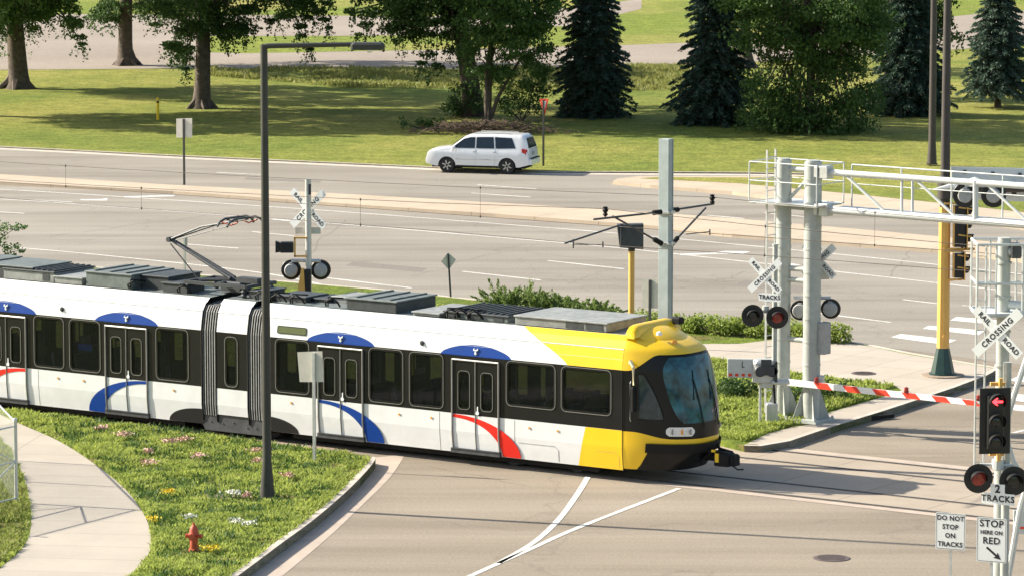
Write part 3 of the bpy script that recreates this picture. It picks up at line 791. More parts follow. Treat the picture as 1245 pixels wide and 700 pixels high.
grass('grass', [T(-21.5, -1.6), G(10, 498, .2), G(418, 551, .2), G(445, 555, .2)] + [Vector((p.x - .12, p.y + .05, 0)) for p in ngp] + [G(20, 800, .2)], 420000, .2, .085, 'blade', 'short green grass and clover on the near left corner', excl=wkx, minden=.12)
grass('grass', [G(-60, 530, .2), G(8, 546, .2), G(22, 575, .2), G(33, 610, .2), G(34, 645, .2), G(22, 668, .2), G(-5, 688, .2), G(-60, 720, .2)], 26000, .2, .11, 'bladedry', 'yellow green grass by the chain link fence')
grass('grass', [G(840, 436, .17), G(955, 453, .17), G(1008, 459, .17), G(1086, 469, .17), G(1070, 482, .17), G(1001, 501, .17), G(975, 513, .17), G(935, 526, .17), G(905, 537, .17), G(780, 510, .17)], 90000, .17, .13, 'blade', 'long bright grass in the bed around the gate masts', minden=.5)
grass('tall_grass', [G(255, 84, .1), G(520, 84.5, .1), G(840, 80, .1), G(840, 108, .1), G(700, 112, .1), G(420, 106, .1), G(255, 92, .1)], 70000, .06, .20, 'bladedry', 'tall pale unmown grass along the park road edge', minden=.0, clump=.7)
grass('weeds', [G(20, 500, .2), G(200, 520, .2), G(418, 551, .2), G(440, 556, .2), G(380, 620, .2), G(285, 690, .2), G(150, 800, .2), G(190, 690, .2), G(190, 640, .2), G(150, 580, .2), G(70, 528, .2)], 70000, .2, .10, 'weed', 'broad-leaved weeds mixed into the corner grass', minden=.0, clump=4.1, excl=wkx)
# clumps of faded flowers
base_f = None
for i, (x, y, s, mt_, lb) in enumerate([
    (124, 525, 1., 'petal', 'pink flower clump nearest the train, leftmost'), (150, 533, 1.2, 'petal', 'wide faded pink flower clump second from the left'),
    (205, 541, 1.1, 'petal', 'bright pink flower clump left of its twin'), (224, 539, 1.1, 'petal', 'bright pink flower clump right of its twin'),
    (181, 567, 1.2, 'petal', 'round pink flower clump above the bare patch'), (180, 554, .8, 'petal', 'small pale pink flower clump mid corner'), (241, 559, 1., 'petal', 'pale pink flower clump in the middle of the grass'),
    (312, 553, 1., 'petal', 'pink flower clump left of the lamp pole, farther one'), (313, 565, .9, 'petal', 'pink flower clump left of the lamp pole, nearer one'), (350, 583, 1., 'petal', 'pale flower clump right of the lamp pole'),
    (283, 605, 1.1, 'petalw', 'white flower clump near the lamp pole base'), (301, 608, .7, 'petal', 'small pink and white clump beside the lamp pole base'), (302, 642, 1., 'petalw', 'cream flower clump right of the hydrant'), (287, 639, .7, 'petalw', 'small white flower clump right of the hydrant'),
    (230, 634, .8, 'petalw', 'pale flower clump just behind the hydrant'), (186, 637, .8, 'petaly', 'yellow flower clump at the footpath edge'), (256, 672, 1.2, 'petaly', 'yellow flower clump in front of the hydrant'), (205, 603, .9, 'petaly', 'yellow flower clump above the hydrant')]):
    p = G(x, y, .2); n = int(95 * s)
    C = np.stack([rng.normal(size=n) * .10 * s, rng.normal(size=n) * .10 * s, .09 + rng.random(n) * .10], 1)
    o = quads_obj('flower_clump', leaves(C, .05, .9, .2), mt_); o.location = p
    tag(o, lb, 'flowers', 'faded flower clumps in the corner grass')
mb = MB(); p = G(262, 604, .2)
pts = [(p.x + math.cos(a) * (.55 + .12 * math.sin(3 * a)), p.y + math.sin(a) * .35, .209) for a in [i * .35 for i in range(18)]]
mb.add(pts, [tuple(range(18))]); tag(mb.build('bare_soil', 'ballast'), kind='structure')
# ================================================================ TRAIN
W0 = 1.38
train = thing('light_rail_train', 'white blue and yellow light rail train with black window band crossing the street', 'train', T(0, W0, 0), TA)
PROF = [(.30, 1.265), (.60, 1.30), (.85, 1.325), (1.3, 1.325), (2.8, 1.325), (3.05, 1.285), (3.3, 1.235), (3.5, 1.10), (3.62, .95)]
def hw(z):
    for (a, b), (c, d) in zip(PROF, PROF[1:]):
        if z <= c: return b + (d - b) * max(0, (z - a)) / (c - a)
    return PROF[-1][1]
def SP(x, z, sg=-1, off=0.):
    e = .02; dz = 2 * e; dy = hw(z + e) - hw(z - e); L = math.hypot(dz, dy)
    return (x, sg * (hw(z) + off * dz / L), z - off * dy / L)
ZB = [.30, .60, .85, 1.3, 1.42, 1.45, 1.68, 2.38, 2.65, 2.72, 2.8, 3.05, 3.3, 3.5, 3.62]
def lpt(px, py, yl):
    """(x, z) of a pixel in the train's lengthwise plane y=yl"""
    w = W0 + yl; b = TB + TM * w; n = TM
    u = (px - 622.5) / FPX; v = (350 - py) / FPX
    d = Vector((u, _c + v * _s, -_s + v * _c)); t = b.dot(n) / (d.x * n.x + d.y * n.y)
    p = d * t; return ((p - b).dot(TD), CAMH + p.z)
def shell(x0, x1, holes, sg):
    mb = MB()
    xs = sorted(set([x0, x1] + [h[0] for h in holes] + [h[1] for h in holes] + list(np.arange(math.ceil(x0), x1, 1.))))
    xs = [x for x in xs if x0 <= x <= x1]
    for a, b in zip(xs, xs[1:]):
        if b - a < 1e-4: continue
        for c, d in zip(ZB, ZB[1:]):
            if x0 < -12.5 and x1 > -12 and d <= .61: continue
            xm, zm = (a + b) / 2, (c + d) / 2
            if any(h[0] < xm < h[1] and h[2] < zm < h[3] for h in holes): continue
            mi = 1 if 1.3 < zm < 2.8 else 0
            mb.add([SP(a, c, sg), SP(b, c, sg), SP(b, d, sg), SP(a, d, sg)], [(0, 1, 2, 3) if sg < 0 else (3, 2, 1, 0)], mi)
    return mb
def mir(x): return -24.3 - x
WIN = [(-3.4, -2.02, 1.68, 2.72), (-1.75, -.37, 1.68, 2.72), (-6.38, -5.42, 1.42, 2.72), (-7.65, -6.67, 1.42, 2.72), (-10.66, -9.66, 1.42, 2.72)]
WIN = WIN + [(mir(b), mir(a), c, d) for a, b, c, d in WIN]
DOORS = [-4.38, -8.6, mir(-8.6), mir(-4.38)]
DW = []
for c in DOORS:
    for o_ in (-.35, .35): DW.append((c + o_ - .155, c + o_ + .155, 1.45, 2.38))
CW = [(-12.33, -12.0, 1.42, 2.65)]
def rrect(x0, x1, z0, z1, r, n=4):
    P = []
    for cx, cz, a0 in ((x1 - r, z1 - r, 0), (x0 + r, z1 - r, 90), (x0 + r, z0 + r, 180), (x1 - r, z0 + r, 270)):
        for k in range(n + 1):
            a = R(a0 + 90 * k / n); P.append((cx + r * math.cos(a), cz + r * math.sin(a)))
    return P
def ring(mb, x0, x1, z0, z1, r, w, sg, off, mi=0, th=.006):
    o = rrect(x0 - w, x1 + w, z0 - w, z1 + w, r + w); i = rrect(x0, x1, z0, z1, r); n = len(o)
    vs = [SP(x, z, sg, off) for x, z in o] + [SP(x, z, sg, off) for x, z in i] + [SP(x, z, sg, off - th) for x, z in o] + [SP(x, z, sg, off - th) for x, z in i]
    fs = []
    for k in range(n):
        j = (k + 1) % n
        fs += [(k, j, n + j, n + k), (k, 2 * n + k, 2 * n + j, j), (n + k, n + j, 3 * n + j, 3 * n + k)]
    mb.add(vs, fs, mi)
def pane(mb, x0, x1, z0, z1, sg, off, mi=0):
    mb.add([SP(x0, z0, sg, off), SP(x1, z0, sg, off), SP(x1, z1, sg, off), SP(x0, z1, sg, off)], [(0, 1, 2, 3)], mi)
def strip(mb, xs, lo, hi, sg, off, nz=6, mi=0):
    vs = []; 
    for x in xs:
        a, b = lo(x), hi(x)
        for k in range(nz + 1): vs.append(SP(x, a + (b - a) * k / nz, sg, off))
    fs = []
    for i in range(len(xs) - 1):
        for k in range(nz):
            a = i * (nz + 1) + k; fs.append((a, a + 1, a + nz + 2, a + nz + 1))
    mb.add(vs, fs, mi)
secs = [(-11.15, 0.0), (-12.68, -11.62), (-24.3, -13.15)]
for (x0, x1) in secs:
    mb = MB()
    for sg in (-1, 1):
        q = shell(x0, x1, WIN + DW + CW, sg); mb.add(q.v, q.f); mb.m[-len(q.m):] = q.m
    # roof deck and end walls, underframe
    n = max(2, int(x1 - x0))
    for i in range(n):
        a, b = x0 + (x1 - x0) * i / n, x0 + (x1 - x0) * (i + 1) / n
        mb.add([(a, -.95, 3.62), (b, -.95, 3.62), (b, 0, 3.66), (a, 0, 3.66), (b, .95, 3.62), (a, .95, 3.62)], [(0, 1, 2, 3), (3, 2, 4, 5)], 2)
    mb.add([(x0, -1.24, .34), (x1, -1.24, .34), (x1, 1.24, .34), (x0, 1.24, .34)] if x1 - x0 > 2 else [(x0, -1.2, .62), (x1, -1.2, .62), (x1, 1.2, .62), (x0, 1.2, .62)], [(0, 1, 2, 3)], 3)
    mb.build('body', ['white', 'black', 'roofgrey', 'rubber'], train)
# livery as thin film
def side_parts(sg):
    for c in DOORS:
        mb = MB(); xs = [c - 1.07 + 2.14 * i / 28 for i in range(29)]
        strip(mb, xs, lambda x: 2.79, lambda x: 2.795 + .285 * math.sqrt(max(0, 1 - (abs(x - c) / 1.075) ** 2)) * (1 - .25 * (abs(x - c) / 1.075) ** 2), sg, .004)
        mb.build('door_arch', 'blue', train)
        mb = MB(); mb.box(SP(c, 2.95, sg, .02), (.13, .04, .025), mi=0); mb.box(SP(c, 2.90, sg, .02), (.035, .04, .06), mi=0); mb.lathe([(.001, 0), (.032, 0), (.04, .03)], 10, SP(c, 2.865, sg, .03), 'Y')
        for dx in (-.055, .055): mb.box(SP(c + dx, 2.975, sg, .02), (.022, .04, .035))
        mb.build('door_lamp', 'signwhite', train)
    for c, dr, mt in ((DOORS[0], 1, 'red'), (DOORS[1], 1, 'blue'), (DOORS[2], -1, 'blue'), (DOORS[3], -1, 'red')):
        mb = MB(); vs = []; fs = []; nn = 26
        for i in range(nn + 1):
            t = math.pi / 2 * i / nn
            ox, oz = -.70 + 2.05 * math.sin(t), .315 + .97 * math.cos(t)
            ix, iz = -.70 + 1.50 * math.sin(t), .315 + (.97 - .06 * 1) * math.cos(t) - .02 * (1 if i < nn else 0)
            for k in range(4):
                f = k / 3; vs.append(SP(c + dr * (ox + (ix - ox) * f), max(.302, oz + (iz - oz) * f), sg, .024))
        for i in range(nn):
            for k in range(3):
                a = i * 4 + k; fs.append((a, a + 1, a + 5, a + 4))
        mb.add(vs, fs); mb.build('swoosh_stripe', mt, train)
    # yellow end panels
    for e in (1, -1):
        X = (lambda x: x) if e > 0 else mir
        for za, zb, mt, f in ((.302, 1.298, 'yellow', lambda z: -1.32 + .24 * (z - .3)), (2.802, 3.618, 'yellow', lambda z: -1.62 - 1.55 * max(0, (z - 2.8) / .82) ** 1.25)):
            mb = MB(); vs = []; fs = []; nz = 14; nx = 8
            for j in range(nz + 1):
                z = za + (zb - za) * j / nz
                for i in range(nx + 1):
                    x = f(z) + (0 - f(z)) * i / nx; vs.append(SP(X(x), z, sg, .004))
            for j in range(nz):
                for i in range(nx):
                    a = j * (nx + 1) + i; fs.append((a, a + 1, a + nx + 2, a + nx + 1))
            mb.add(vs, fs); mb.build('end_panel', mt, train)
        mb = MB(); mb.tube([SP(X(0), z, sg, .006) for z in (.31, .6, .85, 1.3, 2.0, 2.8, 3.05, 3.3, 3.5, 3.62)], .011, 4); mb.build('cab_joint', 'rubber', train)
    # windows
    for (a, b, c, d) in WIN + CW:
        mb = MB(); pane(mb, a, b, c, d, sg, -.012); w = mb.build('window', 'glass', train)
        mb = MB(); ring(mb, a + .012, b - .012, c + .012, d - .012, .09, .05, sg, .008, 0, .02); ring(mb, a - .038, b + .038, c - .038, d + .038, .13, .014, sg, .016, 1)
        mb.build('window_frame', ['black', 'frame'], w)
    # doors
    for c in DOORS:
        for o_ in (-.35, .35):
            mb = MB(); x0, x1 = c + o_ - .335, c + o_ + .335; h = (c + o_ - .155, c + o_ + .155, 1.45, 2.38)
            xs = [x0, h[0], h[1], x1]; zs = [.42, .6, .85, 1.29, 1.45, 2.38, 2.66]
            for a, b in zip(xs, xs[1:]):
                for p, q in zip(zs, zs[1:]):
                    if a == h[0] and p == 1.45: continue
                    mb.add([SP(a, p, sg, .016), SP(b, p, sg, .016), SP(b, q, sg, .016), SP(a, q, sg, .016)], [(0, 1, 2, 3)], 1 if p > 1.2 else 0)
            dr = mb.build('door', ['white', 'black'], train)
            mb = MB(); pane(mb, *h, sg, .004); ring(mb, h[0] + .01, h[1] - .01, h[2] + .01, h[3] - .01, .07, .03, sg, .024, 1, .015); ring(mb, h[0] - .02, h[1] + .02, h[2] - .02, h[3] + .02, .1, .012, sg, .03, 2)
            mb.build('door_window', ['doorglass', 'black', 'frame'], dr)
            if o_ > 0:
                mb = MB(); mb.lathe([(.0, 0), (.05, 0), (.05, -.02 if sg < 0 else .02), (0, -.02 if sg < 0 else .02)], 12, SP(c + .07, 1.36, sg, .02), 'Y'); mb.box(SP(c + .07, 1.46, sg, .02), (.03, .02, .13)); mb.build('door_button', 'signwhite', dr)
        mb = MB()
        for dx in (-.71, 0, .71): mb.tube([SP(c + dx, z, sg, .024) for z in (.42, .6, .85, 1.3, 2.0, 2.69)], .026 if dx else .014, 6)
        mb.tube([SP(c - .71, 2.68, sg, .024), SP(c + .71, 2.68, sg, .024)], .028, 6)
        mb.build('door_frame', 'frame', train)
        mb = MB(); mb.box((c, sg * 1.29, .355), (1.5, .13, .12)); mb.box((c, sg * 1.35, .41), (1.46, .05, .02)); mb.build('door_step', 'dsteel', train)
    # marker lights
    mb = MB()
    for x in (-1.9, -2.75, -5.75, -6.75, -10.2, mir(-1.9), mir(-2.75), -17.2, -18.1, -14.1): mb.lathe([(.0, 0), (.032, 0), (.028, sg * .012), (0, sg * .013)], 8, SP(x, 1.12, sg, .006), 'Y', 0); mb.box(SP(x, 1.12, sg, .004), (.1, .012, .025), mi=1)
    mb.build('side_marker', ['amber', 'signback'], train)
    mb = MB()
    for x in (-6.05, -17.95): mb.lathe([(.0, 0), (.07, 0), (.06, sg * .02), (.03, sg * .02), (.03, sg * .05), (0, sg * .05)], 12, SP(x, 3.0, sg, .005), 'Y')
    mb.build('speaker_grille', 'dsteel', train)
    # destination display above window
    mb = MB(); a, b = lpt(338, 404, -1.3)[0], lpt(372, 407, -1.3)[0]
    pane(mb, a, b, 2.93, 3.09, sg, .012, 0); ring(mb, a, b, 2.93, 3.09, .02, .02, sg, .016, 1)
    mb.build('destination_display', [pm('display glass green', (.08, .10, .03), .3), 'rubber'], train)
    # bodyside seams & drip rail
    mb = MB()
    for (x0, x1) in secs:
        mb.tube([SP(x0 + .02, 3.3, sg, .002), SP(x1 - .02, 3.3, sg, .002)], .012, 4)
        mb.tube([SP(x0 + .02, 3.05, sg, .0), SP(x1 - .02, 3.05, sg, .0)], .006, 4)
    mb.build('drip_rail', 'white', train)
    mb = MB()
    for x in (-5.5, -9.5, -10.95, -3.2, mir(-5.5), mir(-3.2)):
        mb.tube([SP(x, z, sg, .002) for z in (.31, .6, .85, 1.29)], .004, 3)
    for a, b in ((-.75, -.1), (-3.1, -1.9)):
        mb.tube([SP(x, z, sg, .003) for x, z in ((a, .72), (b - .1, .72), (b, .62), (b, .34))], .005, 3)
    mb.build('panel_seam', 'frame', train)
    # flat dark patches painting the shaded wheel cutouts over the middle truck
    for s_, x in ((1, -11.15), (-1, -13.15)):
        mb = MB(); vs = [SP(x, .30, sg, .004)]; n = 14
        for i in range(n + 1):
            a = math.pi / 2 * i / n; vs.append(SP(x + s_ * 1.15 * math.sin(a) ** .9, .305 + .40 * math.cos(a), sg, .006))
        mb.add(vs, [(0, i, i + 1) for i in range(1, n + 1)]); mb.build('cutout_shade', 'rubber', train)
side_parts(-1); side_parts(1)
# bus-style sticker behind a left window
mb = MB(); a = lpt(95, 423, -1.3)[0]; b = lpt(112, 423, -1.3)[0]; pane(mb, a, b, 1.93, 2.12, -1, -.03); mb.build('window_notice', 'blue', train)
# bellows
for xa, xb in ((-13.15, -12.68), (-11.62, -11.15)):
    mb = MB(); vs = []; fs = []; zz = [.55, .85, 1.3, 2.0, 2.8, 3.05, 3.3, 3.45]; n = 24; rings = []
    for i in range(n + 1):
        x = xa + (xb - xa) * (i + (.0, -.15, .15, .0)[i % 4]) / n; o = (-.10, -.01, -.01, -.10)[i % 4]
        rg = [SP(x, z, -1, o) for z in zz] + [(x, -.6, 3.52 + o), (x, .6, 3.52 + o)] + [SP(x, z, 1, o) for z in zz[::-1]]
        rings.append(len(vs)); vs += rg
    L = len(vs) // (n + 1)
    for i in range(n):
        for k in range(L - 1): fs.append((i * L + k, i * L + k + 1, (i + 1) * L + k + 1, (i + 1) * L + k))
    mb.add(vs, fs)
    mb.m = [1 if (q // (L - 1)) % 4 == 1 else 0 for q in range(len(mb.f))]  # ridge faces get the lit tone, valleys the shaded one
    mb.build('bellows', ['bellow', 'pleatlit'], train)
    mb = MB()
    for x in (xa, xb): 
        for sg in (-1, 1): mb.tube([SP(x, z, sg, -.02) for z in (.4, .85, 1.3, 2.8, 3.05, 3.3, 3.5)], .035, 6)
    mb.split('bellows_rim', 'rubber', train)
# interior
mb = MB(); mb.box((-12.15, 0, .62), (24.2, 2.4, .04)); mb.build('floor', 'floor', train)
mb = MB(); mb.box((-12.15, 0, 2.95), (24.2, 2.3, .04)); mb.build('ceiling', 'interior', train)
mb = MB()
for x, y, sx, sy, z0, z1 in ((-.22, 0, .06, 2.3, .64, 2.9), (-1.05, 1.18, 1.2, .05, .7, 2.4), (-10.95, .9, .3, .55, .64, 2.9), (-13.4, .9, .3, .55, .64, 2.9), (-3.55, .95, .12, .5, .64, 2.9), (-6.53, 1.0, .1, .35, 1.9, 2.9), (-17.8, 1.0, .1, .35, 1.9, 2.9), (-5.5, 1.12, .6, .04, 1.5, 2.2)):  # thin board at the far wall added as bright backdrop behind the passenger
    mb.box((x, y, (z0 + z1) / 2), (sx, sy, z1 - z0))
mb.split('partition_and_backdrop', 'interior', train)
mb = MB(); mb2 = MB()
for x in list(np.arange(-7.5, -5.2, .8)) + [-2.9, -2.1, -1.3, -10.3, -14.1] + list(np.arange(-18.9, -16.6, .8)) + [-21.5, -22.3]:
    for y in (-.82, .82):
        mb.bbox((x, y, 1.05), (.45, .85, .10), .03); mb.box((x - .22, y, 1.42), (.09, .85, .75), ry=R(-6)); mb.box((x, y, .82), (.3, .5, .4))
for c in DOORS:
    for dx in (-.85, .85):
        for y in (-.75, .75): mb2.tube([(c + dx, y, .64), (c + dx, y, 2.93)], .02, 6)
        for y in (-1.0, 1.0): mb2.box((c + dx, y, 1.3), (.03, .45, 1.3))
for y in (-.45, .45): mb2.tube([(-11, y, 2.55), (-.3, y, 2.55)], .018, 6); mb2.tube([(-24, y, 2.55), (-13.3, y, 2.55)], .018, 6)
mb.split('seat', 'seat', train, k=3); mb2.split('grab_pole', 'interior', train)
# ---- cabs
TZ = [(.34, 1.38), (.6, 1.60), (.95, 1.73), (1.2, 1.75), (1.45, 1.75), (1.9, 1.71), (2.4, 1.63), (2.9, 1.50), (3.1, 1.42), (3.22, 1.33), (3.34, 1.16), (3.45, .90), (3.54, .58), (3.60, .28), (3.62, .14)]
def tz(z):
    if z <= TZ[0][0]: return TZ[0][1]
    for (a, b), (c, d) in zip(TZ, TZ[1:]):
        if z <= c: return b + (d - b) * (z - a) / (c - a)
    return TZ[-1][1]
def NP(q, z):
    return Vector((tz(z) * max(0, 1 - abs(q) ** 3) ** .77, hw(z) * q, z))
def NS(q, z, off=0., e=1):
    q = max(-.9999, min(.9999, q)); p = NP(q, z)
    if off:
        a = NP(min(.9999, q + .02), z) - NP(max(-.9999, q - .02), z); b = NP(q, z + .02) - NP(q, z - .02)
        n = a.cross(b); n = n.normalized() if n.length > 1e-9 else Vector((1, 0, 0))
        if n.x < 0: n = -n
        p = p + n * off
    if e < 0: p = Vector((mir(p.x), -p.y, p.z))
    return p
def npatch(mb, us, lo, hi, off, nz, e, mi=0):
    vs = []; fs = []
    for u in us:
        q = -math.cos(math.pi * u); a, b = lo(q), hi(q)
        for k in range(nz + 1): vs.append(NS(q, a + (b - a) * k / nz, off, e))
    for i in range(len(us) - 1):
        for k in range(nz):
            a = i * (nz + 1) + k; fs.append((a, a + 1, a + nz + 2, a + nz + 1))
    mb.add(vs, fs, mi)
def qpatch(mb, ql, qr, z0, z1, off, nq, nz, e, mi=0, rnd=.0):
    vs = []; fs = []
    for j in range(nz + 1):
        f = j / nz; z = z0 + (z1 - z0) * f; a, b = ql(f), qr(f)
        for i in range(nq + 1): vs.append(NS(a + (b - a) * i / nq, z, off, e))
    for j in range(nz):
        for i in range(nq):
            a = j * (nq + 1) + i; fs.append((a, a + 1, a + nq + 2, a + nq + 1))
    mb.add(vs, fs, mi)
def sstep(a, b, x): 
    t = max(0, min(1, (x - a) / (b - a))); return t * t * (3 - 2 * t)
US = [i / 64 for i in range(65)]
for e in (1, -1):
    mb = MB(); npatch(mb, US, lambda q: .34, lambda q: 3.62, 0, 40, e)
    # cap
    vs = [NS(-math.cos(math.pi * u), 3.62, 0, e) for u in US]; mb.add(vs, [tuple(range(len(vs)))])
    mb.build('cab_shell', 'black', train, smooth=True)
    xx = lambda q: tz(1.) * max(0, 1 - abs(q) ** 3) ** .77
    mb = MB(); npatch(mb, US, lambda q: .35 + (.98 - .35) * sstep(.42, .80, xx(q)), lambda q: 1.29 - .15 * sstep(.25, 1.2, xx(q)), .006, 8, e); mb.build('lower_band', 'yellow', train, smooth=True)
    mb = MB(); npatch(mb, US, lambda q: 2.80 + .40 * sstep(.12, .95, tz(2.9) * max(0, 1 - abs(q) ** 3) ** .77), lambda q: 3.615, .02, 12, e)
    vs = [NS(-math.cos(math.pi * u), 3.615, .02, e) for u in US]; mb.add(vs, [tuple(range(len(vs)))])
    mb.build('cab_roof', 'yellow', train, smooth=True)
    # roof swell behind the brow, marker lamp
    f = lambda x, y, z: Vector((x if e > 0 else mir(x), y if e > 0 else -y, z))
    mb = MB()
    vs = []; n = 14; m_ = 10
    for i in range(n + 1):
        y = -1.0 + 2.0 * i / n; k = 1 - abs(y) ** 2.2
        for j in range(m_ + 1):
            t = j / m_; x = -.02 + t * (1.02 * (1 - .35 * abs(y) ** 2)); vs.append(f(x, y * (1 - .1 * t), 3.6 + (.22 * k) * (1 - t) ** .6 * (1 if t < 1 else 0) - .24 * t ** 2.2))
    mb.add(vs, [(i * (m_ + 1) + j, i * (m_ + 1) + j + 1, (i + 1) * (m_ + 1) + j + 1, (i + 1) * (m_ + 1) + j) for i in range(n) for j in range(m_)])
    mb.build('roof_swell', 'yellow', train, smooth=True)
    mb = MB()
    a = [( -.08, 3.56), (.22, 3.60), (.20, 3.74), (.15, 3.82), (.06, 3.87), (-.06, 3.87)]
    vs = []; st = [-math.cos(math.pi * i / 15) for i in range(16)]
    for y, k in [(1.12 * q_, max(.03, (1 - abs(q_) ** 9)) ** .8) for q_ in st]:
        vs += [f(x, y, 3.56 + (z - 3.56) * k) for x, z in a]
    L = len(a); fs = [tuple(range(L)), tuple(range(15 * L, 16 * L))]
    for i in range(15):
        for k in range(L): fs.append((i * L + k, i * L + (k + 1) % L, (i + 1) * L + (k + 1) % L, (i + 1) * L + k))
    mb.add(vs, fs); mb.build('roof_fairing', 'yellow', train, smooth=True)
    mb = MB(); mb.bbox(f(.26, .84, 3.82), (.26, .24, .16), .03); mb.build('roof_horn', 'rubber', train)
    # windshield
    mb = MB(); qpatch(mb, lambda t: -.70 - .10 * t + .10 * (1 - t) ** 7 + .13 * t ** 9, lambda t: .72 + .08 * t - .10 * (1 - t) ** 7 - .13 * t ** 9, 1.53, 3.14, .012, 26, 16, e)
    ws = mb.build('windshield', 'windshield', train, smooth=True)
    mb = MB()
    for q0, q1, z1 in ((-.25, -.38, 2.6), (.25, .08, 2.55)):
        mb.tube([NS(q0 + (q1 - q0) * k / 6, 1.40 + (z1 - 1.40) * k / 6, .035, e) for k in range(7)], .014, 5)
        mb.tube([NS(q1 - .04 , z1 - .5, .03, e), NS(q1 + .03, z1 + .22, .03, e)], .012, 4)
    mb.build('wiper', 'rubber', ws)
    for s_ in (-1, 1):
        mb = MB(); qpatch(mb, lambda t: s_ * (.945 - .008 * t), lambda t: s_ * (.79 + .115 * t ** 1.3), 1.62, 2.72, .010, 8, 12, e)
        cw = mb.build('cab_window', 'cabglass', train, smooth=True)
        mb = MB()
        fr = [NS(s_ * (.945 - .008 * t / 12), 1.62 + 1.1 * t / 12, .012, e) for t in range(13)] + [NS(s_ * (.79 + .115 * (1 - t / 12) ** 1.3), 2.72 - 1.1 * t / 12, .012, e) for t in range(13)]
        mb.tube(fr + [fr[0]], .012, 4); mb.build('window_frame', 'rubber', cw)
        mb = MB(); qpatch(mb, lambda t: s_ * (.775 - .03 * abs(2 * t - 1) ** 3), lambda t: s_ * (.44 + .05 * abs(2 * t - 1) ** 2), 1.215, 1.44, .014, 10, 8, e)
        hl = mb.build('headlight', 'lamp', train, smooth=True)
        mb = MB()
        for q in (.72, .62, .51): mb.lathe([(.0, 0), (.062, 0), (.075, .02), (.05, .02), (0, .015)], 14, NS(s_ * q, 1.325, .012, e), 'X', 0 if q != .62 else 1)
        mb.build('bulb', ['frame', 'amber'], hl)
        mb = MB()
        b0 = NS(s_ * .975, 2.98, .0, e)
        mb.tube([b0, b0 + Vector((.10 * e, s_ * .16 * e, .07)), b0 + Vector((.2 * e, s_ * .2 * e, -.05)), b0 + Vector((.2 * e, s_ * .18 * e, -.5))], [.05, .05, .04, .02], 8)
        mr = mb.build('mirror_arm', pm('mirror arm beige', (.7, .62, .4), .4) if s_ < 0 else 'rubber', train, smooth=True)
        mb = MB(); mb.bbox(b0 + Vector((.2 * e, s_ * .17 * e, -.85)), (.10, .16, .62), .03); mb.build('mirror', 'rubber', mr)
    mb = MB(); c = NS(-.35, 3.42, .02, e); mb.lathe([(.0, .03), (.07, .03), (.09, 0), (.10, -.02)], 14, c, 'X'); mb.build('marker_lamp', 'amber', train)
    mb = MB(); c = f(.62, -.62, 3.69); mb.lathe([(.08, -.05), (.07, .02), (.04, .04), (.001, .05)], 12, c, 'Z'); mb.build('roof_beacon', 'lamp', train)
    # bumper and front skirt
    mb = MB(); npatch(mb, [u for u in US if .14 <= u <= .86], lambda q: .80, lambda q: 1.02, .07, 4, e); npatch(mb, [u for u in US if .14 <= u <= .86], lambda q: 1.02, lambda q: 1.03, .05, 1, e)
    mb.build('bumper', 'rubber', train, smooth=True)
    # coupler
    mb = MB(); mb.tube([f(1.3, 0, .62), f(2.0, 0, .62)], .09, 8); mb.bbox(f(2.15, 0, .62), (.42, .42, .34), .05); mb.bbox(f(2.40, .05, .60), (.16, .34, .28), .04)
    for y, z in ((-.16, .82), (.16, .82)): mb.tube([f(1.5, y, .5), f(1.95, y, z), f(2.3, y * .8, z - .05)], .035, 6)
    mb.tube([f(2.4, -.1, .5), f(2.6, -.12, .4), f(2.75, -.1, .42)], .02, 5)
    mb.tube([f(1.7, .3, 1.0), f(1.85, .3, .75), f(2.1, .22, .7)], .04, 6)
    cp = mb.build('coupler', 'rubber', train)
    mb = MB(); mb.box(f(2.06, -.225, .66), (.10, .03, .22)); mb.box(f(1.95, -.2, .82), (.1, .06, .06)); mb.build('coupler_plate', 'yellow', cp)
    mb = MB(); mb.tube([f(.25, -1.335, 1.55), f(.25, -1.37, 1.6), f(.25, -1.37, 2.5), f(.25, -1.335, 2.55)], .012, 6); mb.build('grab_handle', 'frame', train)
# underbody and trucks
mb = MB(); mb.box((-5.6, 0, .24), (9.5, 2.1, .2)); mb.box((-18.7, 0, .24), (9.5, 2.1, .2)); mb.box((-12.15, 0, .3), (2.6, 2.0, .2)); mb.build('underframe', 'rubber', train)
for cx in (-2.6, -12.15, mir(-2.6)):
    mb = MB(); mb.box((cx, 0, .42), (2.3, 1.9, .18))
    bg = mb.build('truck_frame', 'dsteel', train)
    for dx in (-.95, .95):
        mb = MB()
        mb.tube([(cx + dx, -.8, .33), (cx + dx, .8, .33)], .07, 8)
        for y in (-.77, .77): mb.lathe([(.0, -.06), (.30, -.06), (.30, .04), (.33, .05), (.33, .07), (0, .07)], 24, (cx + dx, y, .335), 'Y')
        mb.build('wheelset', 'dsteel', bg)
for sg in (-1, 1):
    mb = MB(); mb.prism([(-13.25, .40), (-13.05, .60), (-11.35, .60), (-11.05, .40), (-11.15, .14), (-13.1, .14)], sg * 1.10, sg * 1.26, 'XZ'); 
    for x in (-12.9, -12.5, -12.15, -11.7, -11.4): mb.lathe([(0, 0), (.025, 0), (.02, sg * .02), (0, sg * .02)], 6, (x, sg * 1.262, .3 + .12 * ((x * 7) % 1)), 'Y')
    mb.build('truck_cover', 'dsteel', train, bevel=.02)
